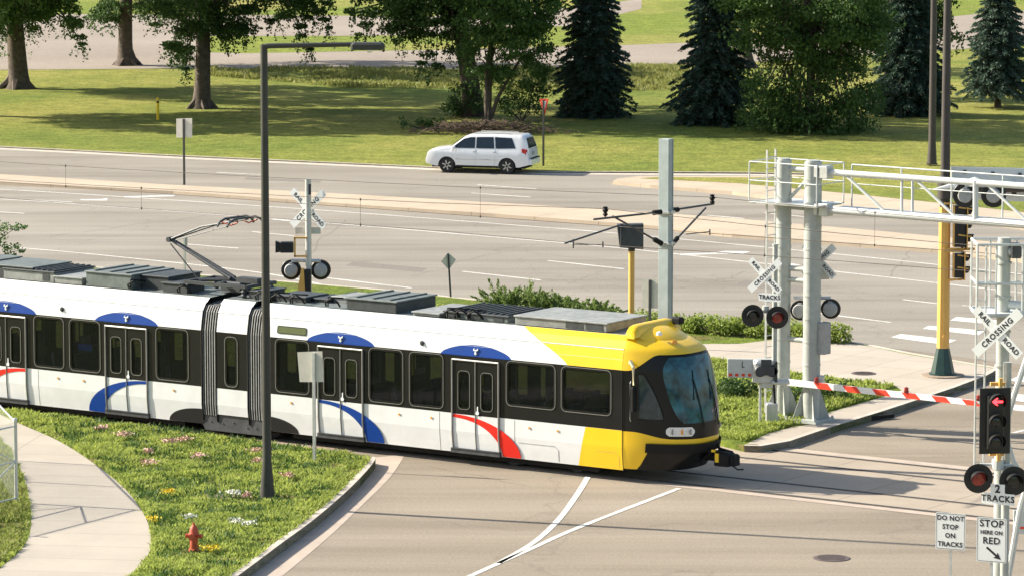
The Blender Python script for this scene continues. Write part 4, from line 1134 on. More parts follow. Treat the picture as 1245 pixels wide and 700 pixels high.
# ---- roof equipment
def rx(px, z, y): 
    lo, hi = -30, 3
    # x whose screen column is px
    for _ in range(50):
        m_ = (lo + hi) / 2; p = T(m_, W0 + y, z); d = p.y * _c - (z - CAMH) * _s
        if 622.5 + FPX * p.x / d < px: lo = m_
        else: hi = m_
    return (lo + hi) / 2
def unit(name, p0, p1, z1, mat, y0=-.82, y1=.78, z0=3.64, lab=None, top=None, ribs=0, grills=()):
    z1 -= .15 if p0 > 300 else .05
    a, b = rx(p0, (z0 + z1) / 2, y0), rx(p1, (z0 + z1) / 2, y0)
    mb = MB(); mb.bbox(((a + b) / 2, (y0 + y1) / 2, (z0 + z1) / 2), (b - a, y1 - y0, z1 - z0), .025)
    o = mb.build(name, mat, train)
    mb = MB(); mb.bbox(((a + b) / 2, (y0 + y1) / 2, z1 + .012), (b - a + .06, y1 - y0 + .06, .035), .01)
    for k in range(ribs):
        x = a + (b - a) * (k + .5) / ribs; mb.box((x, (y0 + y1) / 2, z1 + .045), (.06, (y1 - y0) * .92, .04))
    mb.build('lid', top or mat, o)
    if grills:
        mb = MB()
        for (g0, g1) in grills:
            ga, gb = rx(g0, z1 - .2, y0), rx(g1, z1 - .2, y0)
            mb.box(((ga + gb) / 2, y0 - .006, (z0 + z1) / 2), (gb - ga, .012, (z1 - z0) * .72))
        mb.build('grille', 'roofdark', o)
    return o
unit('roof_unit', -130, -20, 4.05, 'roofgrey', top='roofgrey')
unit('resistor_box', -15, 40, 4.02, 'roofdark', top='roofgrey')
unit('resistor_box', 4, 66, 3.95, 'rooflight', y0=-.9, y1=.8, ribs=9, top='roofdark', grills=((52, 60),))
unit('converter_box', 66, 100, 3.86, 'rooflight', y0=-.9, grills=())
unit('converter_box', 104, 160, 4.06, 'roofgrey', top='roofgrey', y0=-.88, y1=.9, ribs=3)
unit('battery_box', 160.5, 205, 4.03, 'roofdark', top='roofdark', y0=-.5, y1=.9)
unit('fuse_box', 197, 228, 3.92, 'roofdark', y0=-.75, y1=0)
unit('fuse_box', 302, 322, 3.98, 'roofdark', y0=-.6, y1=.3)
unit('fuse_box', 336, 372, 3.92, 'roofdark', y0=-.55, y1=.4)
unit('fuse_box', 380, 400, 3.88, 'roofdark', y0=-.3, y1=.6)
unit('converter_box', 404, 422, 3.94, 'rooflight', y0=-.1, y1=.9)
unit('converter_box', 421, 482, 4.06, 'roofdark', top='roofgrey', y0=-.88, y1=.9, ribs=3)
unit('resistor_box', 502, 534, 3.86, 'rooflight', y0=-.9, y1=.9, top='rooflight')
unit('resistor_box', 540, 618, 3.93, 'roofgrey', y0=-.8, y1=.95, ribs=10, top='roofdark', grills=((545, 556), (575, 584), (600, 612)))
unit('air_conditioner', 626, 738, 3.99, 'rooflight', y0=-.9, y1=.95, top='rooflight', grills=((688, 709), (712, 733)))
mb = MB()
for px in (540, 552, 568, 352, 330, 310, 215, 155, 395):
    x = rx(px, 3.8, -.9)
    mb.tube([(x, -.85, 3.66), (x + .05, -.95, 3.78), (x + .2, -.9, 3.88), (x + .35, -.85, 3.8), (x + .42, -.8, 3.66)], .025, 6)
    mb.tube([(x + .1, -.9, 3.66), (x + .12, -.92, 3.9), (x + .3, -.5, 3.85)], .02, 6)
mb.split('roof_hose', 'rubber', train)
# ---- pantograph
mb = MB(); xb0, xb1 = rx(226, 3.85, -.6), rx(300, 3.85, -.6)
for y in (-.62, .62): mb.box(((xb0 + xb1) / 2, y, 3.93), (xb1 - xb0, .09, .09))
for x in (xb0, (xb0 + xb1) / 2, xb1): mb.box((x, 0, 3.93), (.09, 1.3, .09))
for x in (xb0 + .1, xb1 - .1):
    for y in (-.6, .6): mb.lathe([(.05, 3.64), (.09, 3.7), (.05, 3.74), (.09, 3.8), (.05, 3.84), (.05, 3.9)], 10, (x, y, 0))
mb.bbox(((xb0 + xb1) / 2 + .2, 0, 3.84), (.7, .5, .26), .03)
mb.tube([(xb0 + .2, -.3, 3.97), (xb1 - .1, .3, 4.02)], .05, 8); mb.box((xb1 - .35, 0, 4.03), (.7, .3, .14))
pan = mb.build('pantograph', 'dsteel', train)
hx, hz = lpt(283, 338, 0); kx, kz = lpt(208, 291, 0); tx, tz_ = lpt(292, 268, 0); bx, bz = lpt(240, 338, 0)
mb = MB()
for y in (-.09, .09): mb.tube([(hx, y, hz), (kx, y * .4, kz)], [.055, .04], 8)
mb.lathe([(.07, -.14), (.07, .14)], 10, (kx, 0, kz), 'Y'); mb.tube([(bx, .0, bz), (kx - .02, 0, kz - .12)], .017, 6)
mb.build('lower_arm', 'dsteel', pan)
mb = MB()
for y0, y1 in ((-.05, -.32), (.05, .32)): mb.tube([(kx, y0, kz), (kx + (tx - kx) * .55, y1, kz + (tz_ - kz) * .68), (tx, y1 * 1.1, tz_)], [.034, .028, .022], 6)
mb.tube([(kx, 0, kz - .06), (tx - .1, 0, tz_ - .1)], .012, 5)
m1 = (kx + (tx - kx) * .55, kz + (tz_ - kz) * .68); mb.tube([(m1[0], -.32, m1[1]), (m1[0], .32, m1[1])], .018, 6)
mb.build('upper_arm', 'dsteel', pan)
mb = MB()
for dx in (-.16, .16):
    pts = [(tx + dx, -.78, tz_ - .10), (tx + dx, -.68, tz_ + .0), (tx + dx, -.45, tz_ + .07), (tx + dx, .45, tz_ + .07), (tx + dx, .68, tz_ + .0), (tx + dx, .80, tz_ - .13)]
    mb.tube(pts, .032, 6)
for y in (-.35, .35): mb.tube([(tx - .18, y, tz_ + .03), (tx + .18, y, tz_ + .03)], .018, 5)
mb.build('collector_head', 'dsteel', pan)
mb = MB()
for y in (-.42, .42): mb.tube([(tx - .3, y, tz_ - .03), (tx, y * .9, tz_ - .1), (tx + .25, y, tz_ + .0)], .02, 5)
mb.build('head_spring', 'hydrant', pan)
# ---- passenger seated behind the glass
def person(name, label, loc, rz, joints, edges, rad, mat, head, headmat='skin'):
    t = thing(name, label, 'person', loc, rz)
    me = bpy.data.meshes.new('body'); me.from_pydata(joints, edges, []); me.materials.append(M[mat])
    o = bpy.data.objects.new('body', me); col.objects.link(o); o.parent = t
    sk = o.modifiers.new('s', 'SKIN'); me.skin_vertices[0].data[0].use_root = True
    for i, r in enumerate(rad): me.skin_vertices[0].data[i].radius = (r, r)
    o.modifiers.new('u', 'SUBSURF').levels = 1
    return t, o
J = [(0, 0, .0), (0, 0, .28), (.02, 0, .5), (.04, 0, .60), (.06, 0, .74), (.07, 0, .84),
     (.02, -.2, .47), (.1, -.26, .22), (.3, -.2, .18), (.02, .2, .47), (.1, .26, .22), (.3, .2, .18),
     (.42, -.12, .02), (.44, -.13, -.40), (.56, -.13, -.44), (.42, .12, .02), (.44, .13, -.40), (.56, .13, -.44)]
Ed = [(0, 1), (1, 2), (2, 3), (3, 4), (4, 5), (2, 6), (6, 7), (7, 8), (2, 9), (9, 10), (10, 11), (0, 12), (12, 13), (13, 14), (0, 15), (15, 16), (16, 17)]
Rd = [.15, .15, .14, .055, .10, .07, .07, .05, .04, .07, .05, .04, .085, .055, .045, .085, .055, .045]
px_, pz_ = lpt(711, 486, -.75)
q = T(px_, W0 - .75, 0)
person('person', 'seated passenger in dark clothes seen through the front side window of the train', (q.x, q.y, 1.16), TA + R(0), J, Ed, Rd, 'cloth', None)
# ================================================================ STREET FURNITURE
def crossbuck(parent, c, rz=0., both=True, S=.87):
    """two crossed blades with lettering, centre c (local), facing -y turned by rz"""
    ca, sa = math.cos(rz), math.sin(rz); X = Vector((ca, sa, 0)); Nn = Vector((sa, -ca, 0)); Z = Vector((0, 0, 1)); c = Vector(c)
    out = []
    for k, (ang, name) in enumerate(((R(43.5), 'blade'), (R(-43.5), 'blade'))):
        u = X * math.cos(ang) + Z * math.sin(ang); w = -X * math.sin(ang) + Z * math.cos(ang)
        o = c + Nn * (.012 if k == 0 else 0)
        mb = MB(); L, Wd, th = .69 * S, .108 * S ** .5, .004
        vs = [o + u * a * L + w * b * Wd + Nn * t * th for t in (-1, 1) for a, b in ((-1, -1), (1, -1), (1, 1), (-1, 1))]
        mb.add(vs, [(0, 1, 2, 3), (4, 5, 6, 7), (0, 1, 5, 4), (1, 2, 6, 5), (2, 3, 7, 6), (3, 0, 4, 7)])
        bl = mb.build(name, 'signwhite', parent)
        mt = MB()
        sides = (1, -1) if both else (1,)
        for sd in sides:
            uu = u * sd if sd > 0 else -u
            n_ = Nn * sd * .007
            if k == 0:
                if sd > 0: text_mesh(mt, 'CROSSING', .165 * S, o + n_, u, w, spacing=1.18, bold=.005)
                else: text_mesh(mt, 'RAIL', .15 * S, o + n_ + u * .41 * S, -u, w, spacing=1.1, bold=.005); text_mesh(mt, 'ROAD', .15 * S, o + n_ - u * .41 * S, -u, w, spacing=1.1, bold=.005)
            else:
                if sd > 0: text_mesh(mt, 'RAIL', .15 * S, o + n_ - u * .41 * S, u, w, spacing=1.1, bold=.005); text_mesh(mt, 'ROAD', .15 * S, o + n_ + u * .41 * S, u, w, spacing=1.1, bold=.005)
                else: text_mesh(mt, 'CROSSING', .155, o + n_, -u, w, spacing=1.12, bold=.005)
        mt.build('lettering', 'ink', bl)
SR = R(-27); SN = Vector((math.sin(SR), -math.cos(SR), 0)); SX = Vector((math.cos(SR), math.sin(SR), 0))
def flasher(parent, c, rz, lens, back=False, r=.29):
    """round railway flasher: dark disc, hood, lens; facing -y turned by rz"""
    rot = Matrix.Rotation(rz + (math.pi if back else 0), 3, 'Z'); c = Vector(c)
    mb = MB(); mb.lathe([(.001, -.012), (r, -.012), (r, .0), (r * .97, .012), (.16, .02), (.15, .14), (.11, .2), (.001, .2)], 28, c, 'Y', 0, rot)
    o = mb.build('flasher', 'sigblack', parent, smooth=True)
    # hood (partial tube)
    mb = MB(); vs = []; n = 20
    for i in range(n + 1):
        a = R(-20 + 220 * i / n)
        for rr, yy in ((.17, -.012), (.165, -.012), (.175, -.30), (.17, -.30)):
            ln = yy if yy > -.1 else -.012 - .26 * (math.sin(a) * .5 + .5)
            vs.append(c + rot @ Vector((rr * math.cos(a), ln, rr * math.sin(a))))
    fs = [(i * 4, i * 4 + 4, i * 4 + 7, i * 4 + 3) for i in range(n)]
    mb.add(vs, fs); mb.build('hood', 'sigblack', o)
    mb = MB(); mb.lathe([(.001, -.045), (.08, -.04), (.13, -.028), (.15, -.016), (.15, -.01)], 22, c, 'Y', 0, rot)
    mb.build('lens', lens, o, smooth=True)
    # grey rear cap
    mb = MB(); mb.lathe([(.155, .02), (.19, .03), (.19, .17), (.17, .21), (.001, .225)], 22, c, 'Y', 0, rot); mb.box(c + rot @ Vector((0, .14, .17)), (.10, .06, .09), rz=rz)
    mb.build('rear_housing', 'discgrey', o, smooth=True)
    return o

# ---------- crossing signal with gate, middle
gA = G(941, 514, .17)
def L_(root, Y, x, y): 
    p = XY(Y, x, y) - root; return p
t = thing('crossing_signal', 'crossing mast with crossbuck, TRACKS plate and two flashers facing us, beside the gate arm', 'crossing signal', gA)
mb = MB(); mb.tube([(0, 0, 0), (0, 0, 4.75)], .07, 14); mb.box((0, 0, .10), (.34, .34, .22), taper=.6); mb.tube([(.0, 0, 4.75), (0, 0, 4.8)], .085, 12); mb.build('mast', 'mast', t, smooth=True)
Yg = gA.y - .16
crossbuck(t, L_(gA, Yg, 930, 335), SR)
c = L_(gA, Yg, 937, 357)
mb = MB(); c = c + SN * .06 + Vector((0, 0, -.04)); mb.box(c + Vector((0, 0, -.05)), (.64, .012, .21), rz=SR); pl = mb.build('tracks_plate', 'signwhite', t)
mb = MB(); text_mesh(mb, 'TRACKS', .15, c + Vector((0, 0, -.05)) + SN * .012, SX, (0, 0, 1), spacing=1.15, bold=.006); mb.build('lettering', 'ink', pl)
mb = MB(); p0, p1 = L_(gA, Yg + .1, 915, 378), L_(gA, Yg + .1, 945, 379); mb.tube([p0, p1], .035, 8); mb.tube([(p0 + p1) / 2, (0, 0, p0.z)], .05, 8); mb.lathe([(.001, -.08), (.09, -.05), (.09, .05), (.001, .08)], 12, (p0 + p1) / 2 + Vector((.02, 0, .1)), 'Z'); mb.build('crossarm', 'mast', t, smooth=True)
flasher(t, L_(gA, Yg, 915, 383.5), R(6), 'lensdark', r=.30); flasher(t, L_(gA, Yg, 945, 385.5), R(6), 'lensred', r=.30)
# ---------- gate
rt = G(948, 512, .17)
t = thing('crossing_gate', 'lowered red and white striped gate arm with silver housing across the street beyond the tracks', 'crossing gate', rt)
c = L_(rt, rt.y - .2, 929, 450)
mb = MB(); mb.bbox(c, (.62, .45, .62), .08); mb.bbox(c + Vector((.1, 0, -.3)), (.5, .4, .3), .06)
mb.bbox(c + Vector((.42, -.05, -.28)), (.5, .5, .12), .03)
hz_ = mb.build('housing', 'steel', t, bevel=.02)
mb = MB()
for dx in (-.12, .2): mb.lathe([(.0, -.3), (.13, -.3), (.16, -.24), (.16, -.2), (0, -.2)], 16, c + Vector((dx, 0, .02)), 'Y')
mb.box(c + Vector((.04, -.25, .12)), (.28, .08, .42)); mb.box(c + Vector((.30, -.25, .0)), (.08, .1, .55)); mb.build('hinge', 'dsteel', hz_)
mb = MB(); mb.tube([c + Vector((.25, -.2, -.35)), c + Vector((.28, -.2, -.8)), c + Vector((.22, -.15, -1.35))], .028, 6); mb.build('cable', 'rubber', t)
mb = MB(); cb = L_(rt, rt.y - .3, 938, 510); mb.bbox(cb + Vector((0, 0, .22)), (.32, .3, .48), .03); mb.tube([cb + Vector((-.3, .1, -.2)), cb + Vector((-.3, .1, 1.0))], .04, 8); mb.build('junction_box', 'steel', t, bevel=.01)
cc = L_(rt, rt.y - .25, 900, 447)
mb = MB(); mb.bbox(cc, (.68, .05, .50), .01, rz=R(-6)); mb.box(cc + Vector((.45, .02, .1)), (.5, .05, .12)); cw = mb.build('counterweight', 'alu', t)
mb = MB()
for k in range(4): mb.box(cc + Vector((-.26 + k * .17, -.032 + .02 * (k - 1.5) * -.8, -.18)), (.085, .008, .075), rz=R(-6), mi=0)
for dx in (.05, .22): mb.box(cc + Vector((dx, -.033, .1)), (.02, .008, .17), mi=1); mb.box(cc + Vector((dx + .04, -.033, .03)), (.07, .008, .02), mi=1)
mb.build('warning_tape', ['reflred', 'ink'], cw)
a0 = G(958, 464, 1.2) - rt; a1 = G(1200, 491, 1.2) - rt; d = (a1 - a0); L = d.length; u = d.normalized(); w = Vector((0, 0, 1)); n_ = Vector((u.y, -u.x, 0))
mb = MB(); L2 = L + 1.2
vs = [a0 + u * x + w * z * (1 if x < 1 else .75) + n_ * y for x in (0, L2) for z in (-.085, .085) for y in (-.03, .03)]
mb.add(vs, [(0, 1, 3, 2), (4, 6, 7, 5), (0, 4, 5, 1), (2, 3, 7, 6), (0, 2, 6, 4), (1, 5, 7, 3)])
ar = mb.build('gate_arm', 'signwhite', t)
mb = MB(); x = .95
while x < L2 - .6:
    h = .085 * (1 - .25 * x / L2) + .002
    for sd in (.032, -.032):
        vs = [a0 + u * (x + a) + w * b * h + n_ * sd for a, b in ((-.11, 1), (.34, 1), (.50, -1), (.05, -1))]; mb.add(vs, [(0, 1, 2, 3)])
    x += .93
mb.split('red_stripe', 'reflred', ar, k=2)
for px in (994, 1104, 1190):
    f = (px - 958) / 242; p = a0.lerp(a1, f)
    mb = MB(); mb.lathe([(.05, .09), (.06, .14), (.055, .2), (.001, .23)], 10, p, 'Z'); mb.box(p + Vector((0, 0, .1)), (.12, .1, .05)); mb.build('arm_lamp', 'lensred', ar, smooth=True)
# ---------- cantilever A
mA = G(951, 507, .17); mB_ = G(986, 511, .17); du = (mA - mB_); ang = math.atan2(-du.y, -du.x); Dm = math.hypot(du.x, du.y)
t = thing('signal_cantilever', 'tall silver twin-mast signal bridge with ladder, railed platform and truss arm over the street', 'signal bridge', mB_, ang)
Rz = Matrix.Rotation(-ang, 3, 'Z')
def loc(p, o=mB_): return Rz @ (Vector(p) - o)
def lx(px, z):   # local x of screen column on the truss line
    lo, hi = -4., 14.
    for _ in range(40):
        m_ = (lo + hi) / 2; p = mB_ + Matrix.Rotation(ang, 3, 'Z') @ Vector((m_, 0, z - .17)); dd = p.y * _c - (p.z - CAMH) * _s
        if 622.5 + FPX * p.x / dd < px: lo = m_
        else: hi = m_
    return (lo + hi) / 2
HT = 6.95
for x, r in ((0, .235), (-Dm, .20)):
    mb = MB(); mb.tube([(x, 0, 0), (x, 0, HT)], r, 22); mb.tube([(x, 0, HT), (x, 0, HT + .04)], r * .8, 16)
    for z in np.arange(1.5, HT, .62): mb.tube([(x, 0, z), (x, 0, z + .04)], r + .012, 22)
    m_ = mb.build('mast', 'mast', t, smooth=True)
    mb = MB(); mb.box((x, 0, .05), (.9, .9, .06)); mb.box((x, 0, .0), (1.0, 1.0, .06))
    for a in range(4):
        ca, sa = math.cos(a * math.pi / 2 + .78), math.sin(a * math.pi / 2 + .78)
        mb.add([(x + ca * r, sa * r, .08), (x + ca * .5, sa * .5, .08), (x + ca * r, sa * r, .85), (x + ca * r + sa * .02, sa * r - ca * .02, .08), (x + ca * .5 + sa * .02, sa * .5 - ca * .02, .08), (x + ca * r + sa * .02, sa * r - ca * .02, .85)], [(0, 1, 2), (3, 5, 4), (0, 3, 4, 1), (1, 4, 5, 2), (2, 5, 3, 0)])
        mb.lathe([(.035, .08), (.035, .13), (.001, .13)], 6, (x + ca * .58, sa * .58, 0))
    mb.build('base_plate', 'mast', m_)
mb = MB()
for z in (6.72, 5.70, 4.05, 3.75, 2.15): mb.tube([(-Dm + .1, 0, z), (-.1, 0, z)], .07, 10)
mb.tube([(-Dm + .1, 0, 5.85), (-.1, 0, 6.55)], .05, 8); mb.split('cross_brace', 'mast', t, smooth=True)
zt, zb = 6.70, 5.70
XE = 11.
mb = MB(); mb.tube([(.1, -.02, zt), (XE, -.02, zt)], .085, 12); mb.build('top_chord', 'alu', t, smooth=True)
mb = MB(); mb.tube([(.1, -.02, zb), (XE, -.02, zb)], .10, 12); mb.build('bottom_chord', 'alu', t, smooth=True)
mb = MB(); 
for z in (zt, zb): mb.box((.42, -.02, z), (.28, .3, .34)); mb.box((.2, .0, z), (.12, .4, .3))
mb.build('clamp', 'steel', t, bevel=.02)
mb = MB()
for pa, pb in ((1026, 1080), (1112, 1166), (1199, 1255)):
    mb.tube([(lx(pa, zt + .17), -.02, zt), (lx(pb, zb + .17), -.02, zb)], .04, 8)
xq = lx(1255, 6); 
while xq < XE - 1.8: mb.tube([(xq + .5, -.02, zt), (xq + 1.9, -.02, zb)], .04, 8); xq += 2.
for px in (1097, 1092): mb.tube([(lx(px, zt), -.02 if px > 1095 else .7, zt), (lx(px, zb), -.02 if px > 1095 else .7, zb)], .035, 8)
mb.tube([(lx(1187, zt), -.04, zt + .05), (lx(1187, zb), -.04, zb)], .075, 10)
mb.split('web_member', 'alu', t, smooth=True)
mb = MB(); mb.box((5.6, .42, zb + .02), (10.2, .62, .05)); mb.build('walkway', 'steel', t)
mb = MB(); x0 = lx(1017, 6.5)
for z in (6.86, 6.35): mb.tube([(x0, .75, z), (XE, .75, z)], .022 if z > 6.5 else .015, 6)
x = x0
while x < XE: mb.tube([(x, .75, zb), (x, .75, 6.86)], .022, 6); x += 1.55
# platform cage
for z in (6.90, 6.4, 5.82):
    mb.tube([(-Dm - .75, -.55, z), (.48, -.55, z), (.48, .75, z), (-Dm - .75, .75, z), (-Dm - .75, -.55, z)], .017, 6)
for x, y in ((-Dm - .75, -.55), (.48, -.55), (.48, .75), (-Dm - .75, .75), (-.45, .75), (-Dm - .3, .75)): mb.tube([(x, y, 5.82), (x, y, 6.90)], .018, 6)
mb.build('railing', 'alu', t)
mb = MB(); mb.box((-Dm / 2 - .1, .1, 5.80), (Dm + 1.1, 1.2, .04)); mb.build('platform', 'steel', t)
mb = MB()
for y in (-.2, .2): mb.box((-Dm - .42, y, 3.6), (.05, .03, 7.2))
for z in np.arange(.4, 7.1, .3): mb.tube([(-Dm - .42, -.2, z), (-Dm - .42, .2, z)], .014, 5)
mb.build('ladder', 'steel', t)
# equipment boxes on the right mast
mb = MB(); mb.bbox((.33, .1, 2.25), (.22, .35, .85), .02); mb.build('relay_box', 'discgrey', t)
mb = MB(); mb.bbox((.33, -.02, 1.12), (.14, .16, .28), .03); mb.build('conduit_box', 'steel', t)
# second crossing signal, on the far side of the right mast, facing the highway
o2 = XY(mB_.y + .3, 998, 400); o2.z = 2.5
t = thing('crossing_signal', 'crossbuck and flashers seen from behind, mounted on the right silver mast', 'crossing signal', o2)
crossbuck(t, XY(o2.y, 996, 317) - o2, SR)
flasher(t, XY(o2.y, 973, 377) - o2, R(-12), 'lensred', True, .27); flasher(t, XY(o2.y, 1010, 375) - o2, R(-12), 'lensred', True, .27)
mb = MB(); mb.tube([XY(o2.y, 965, 362) - o2, XY(o2.y, 1010, 362) - o2], .045, 8); mb.build('crossarm', 'steel', t)
mb = MB(); mb.box(XY(o2.y, 997, 333) - o2, (.5, .012, .3)); mb.build('tracks_plate', 'signback', t)
mb = MB(); mb.tube([(-.15, .0, -.2), (-.15, 0, 2.5)], .05, 10); mb.build('mast', 'steel', t)
# flasher pair on the truss
o3 = XY(107.2, 1190, 237)
t = thing('crossing_flasher', 'pair of round flashers seen from behind, hung on the truss arm at upper right', 'crossing signal', o3)
for px in (1173.5, 1208): flasher(t, XY(107.2, px, 237.5) - o3, R(-8), 'lensred', True, .33)
mb = MB(); mb.lathe([(.001, -.14), (.13, -.1), (.15, 0), (.13, .1), (.001, .14)], 14, XY(107.2, 1185, 222) - o3, 'Z'); mb.tube([XY(107.2, 1173, 226) - o3, XY(107.2, 1208, 226) - o3], .045, 8); mb.build('bracket', 'alu', t, smooth=True)

# ---------- left crossing signal beyond the train
gl = G(376, 459, .17)
t = thing('crossing_signal', 'crossing mast behind the train seen from the back, with crossbuck and two grey-backed flashers', 'crossing signal', gl)
mb = MB(); mb.tube([(0, 0, 0), (0, 0, ZY(gl.y, 218) - .17)], .09, 14); mb.build('mast', 'steel', t, smooth=True)
mb = MB(); c = L_(gl, gl.y, 376, 226); mb.box(c + Vector((.02, -.1, -.1)), (.07, .04, .3)); mb.build('mast_bracket', 'dsteel', t)
crossbuck(t, L_(gl, gl.y + .2, 374.5, 254), SR, S=1.06)
mb = MB(); mb.box(L_(gl, gl.y + .14, 374.5, 280.5), (.72, .012, .19)); mb.build('tracks_plate', 'signback', t)
for px in (354, 390): flasher(t, L_(gl, gl.y + .1, px, 328), R(0), 'lensred', True, .29)
mb = MB(); mb.tube([L_(gl, gl.y, 354, 317), L_(gl, gl.y, 390, 317)], .05, 8); mb.build('crossarm', 'steel', t)
def lrt_head(name, label, root, Y, x0, x1, y0, y1, cat='signal', hoods=2):
    o = XY(Y, (x0 + x1) / 2, y1); t = thing(name, label, cat, o)
    wv = (x1 - x0) * Y / FPX; hv = ZY(Y, y0) - ZY(Y, y1)
    mb = MB(); mb.bbox((0, 0, hv / 2), (wv, .25, hv), .02); mb.build('housing', 'sigblack', t)
    return t, wv, hv
t, wv, hv = lrt_head('train_signal', 'black train signal on a yellow bracket left of the far crossing mast', gl, gl.y, 341, 357, 294, 307)
mb = MB(); mb.prism([(-wv / 2 - .14, .0), (-wv / 2 + .02, .02), (-wv / 2 + .02, hv - .03), (-wv / 2 - .14, hv + .02)], -.1, .1, 'XZ'); mb.build('visor', 'sigblack', t)
mb = MB()
b0, b1 = wv / 2 + .02, wv / 2 + .40
mb.box(((b0 + b0) / 2 + .02, -.06, hv / 2), (.05, .06, hv + .25)); 
for z in (-.1, hv + .12): mb.box(((b0 + b1) / 2, -.06, z), (b1 - b0, .06, .05))
mb.build('bracket', 'poleyellow', t)
o = XY(gl.y - .1, 369, 362); t = thing('train_signal', 'yellow and black signal head seen edge-on under the far left flashers', 'signal', o)
mb = MB(); mb.prism([(-.20, .0), (.06, 0), (.02, .85), (-.06, .85)], -.12, .12, 'XZ'); mb.build('back_plate', 'poleyellow', t)
mb = MB(); mb.bbox((.12, .02, .42), (.2, .26, .82), .03); mb.build('housing', 'sigblack', t)

# ---------- yellow post with black signal, and signs beyond the tracks
o = XY(115, 769, 0); o.z = .17
t = thing('bar_signal', 'black box signal on a bright yellow post behind the train roof', 'signal', o)
zb_, zt_ = ZY(115, 302) - .17, ZY(115, 272) - .17
mb = MB(); mb.tube([(0, 0, 0), (0, 0, zb_)], .085, 12); mb.lathe([(.2, 0), (.2, .05), (.1, .12)], 12); mb.build('post', 'poleyellow', t, smooth=True)
mb = MB(); mb.prism([(-.42, zt_ - .02), (.33, zt_), (.33, zb_ - .01), (-.34, zb_ + .03)], -.16, .2, 'XZ'); mb.box((-.30, -.17, (zb_ + zt_) / 2), (.04, .05, zt_ - zb_ - .06)); mb.lathe([(.1, zb_ - .08), (.1, zb_)], 12); mb.build('housing', 'dsteel', t, bevel=.02)
def post_sign(name, label, px, y0, z0, yb, poly, mat, cat='sign', Y=None, postmat='dsteel', r=.03, wtop=None, group=None, lean=0., behind=1, thick=.006):
    """poly: pixel outline of the plate"""
    base = G(px, yb, z0) if Y is None else XY(Y, px, 300)
    base.z = z0
    t = thing(name, label, cat, base, 0, group); Yp = base.y
    t.rotation_euler = (0, 0, 0 if name == 'warning_sign' else R(-24))
    pts = [XY(Yp, x, y) - base for x, y in poly]
    for p in pts: p.x *= 1.09
    mb = MB(); mb.prism([(p.x, p.z) for p in pts], -thick, thick, 'XZ'); pl = mb.build('plate', mat, t)
    top = wtop if wtop else max(p.z for p in pts) - .05
    mb = MB(); mb.box((lean * .5, -.02 * behind - .012 * behind, top / 2), (r * 1.6, r * 1.2, top), ry=math.atan2(lean, top)); mb.build('post', postmat, t)
    return t, pl, base
post_sign('road_sign', 'grey back of a rectangular sign standing in the near grass before the train', 383, 0, .2, 560, [(361, 429), (392, 426), (394, 463), (364, 465)], 'signback', postmat='steel', r=.045)
post_sign('road_sign', 'pale back of a rectangular sign on the highway median at upper left', 224.5, 0, .14, 225, [(214, 145), (234, 143.5), (234, 167), (214, 168)], 'signback', postmat='bronze', r=.05)
post_sign('road_sign', 'grey back of a rectangular sign between the yellow post and the catenary pole', 791, 0, .17, 0, [(781, 339), (806, 338), (806, 374), (781, 375)], 'signback', Y=123, postmat='dsteel', r=.045)
post_sign('warning_sign', 'back of a small diamond sign on a leaning dark post by the highway kerb', 548, 0, .17, 361, [(537, 318), (545, 307), (554, 316), (546, 328)], 'signback', postmat='dsteel', r=.038, lean=-.08)
post_sign('road_sign', 'tiny grey plate on a slim grey post behind the pantograph', 225, 0, .17, 0, [(222, 287), (228, 287), (228, 299), (222, 299)], 'signback', Y=132, postmat='steel', r=.04)
t, pl, b = post_sign('yield_sign', 'red and white yield sign on a dark post right of the white car', 661, 0, .12, 202, [(656, 121), (667, 120.5), (662, 142)], 'reflred', postmat='bronze', r=.05)
mb = MB(); pts = [XY(b.y, x, y) - b for x, y in [(658.8, 123.5), (664.6, 123), (661.9, 135)]]; mb.prism([(p.x, p.z) for p in pts], -.012, -.008, 'XZ'); mb.build('face', 'signwhite', pl)
o = G(192, 146, .12); t = thing('marker_post', 'short yellow marker post on the lawn left of the straight tree trunk', 'marker post', o)
mb = MB(); mb.tube([(0, 0, 0), (0, 0, 1.05)], .07, 10); mb.lathe([(.07, 1.05), (.05, 1.12), (.001, 1.14)], 10); mb.build('post', 'yellow', t, smooth=True)
mb = MB(); mb.lathe([(.075, .85), (.075, .95)], 10); mb.build('band', 'sigblack', t)

# ---------- poles
def lamp_pole(label, base, h, r0, r1, mat, arm=None, flare=None, name='street_lamp'):
    t = thing(name, label, 'street lamp' if arm else 'pole', base)
    mb = MB(); pts = [(0, 0, 0), (0, 0, .95), (0, 0, 2), (0, 0, h)]; rs = [flare or r0 * 1.15, r0 * 1.02, r0, r1]
    mb.tube(pts, rs, 4 if arm == 'sq' else 12); mb.box((0, 0, .02), (.46, .46, .05))
    mb.lathe([(.02, 0), (.02, .03)], 6, (-.05, -.19, .38), 'Y')
    mb.build('pole', mat, t, smooth=True); return t
lb = G(325, 606, .2)
t = lamp_pole('tall dark street lamp in the near left grass, in front of the train', lb, ZY(lb.y, 55) - .2, .105, .085, 'bronze', 'round', .19)
ht = ZY(lb.y, 55) - .2
mb = MB(); mb.tube([(0, 0, ht - .05), (.12, -.02, ht - .02), (2.1, -.25, ht + .03)], [.075, .065, .055], 10); mb.build('arm', 'bronze', t, smooth=True)
mb = MB(); mb.bbox((2.45, -.28, ht + .0), (.80, .34, .16), .05); mb.box((2.45, -.28, ht - .085), (.66, .26, .02)); hd = mb.build('lamp_head', 'bronze', t)
mb = MB(); mb.lathe([(.09, ht - .11), (.06, ht - .15), (.001, ht - .17)], 12, (2.5, -.28, 0)); mb.build('lens', 'lamp', hd)
pb = G(1133, 200, .12)
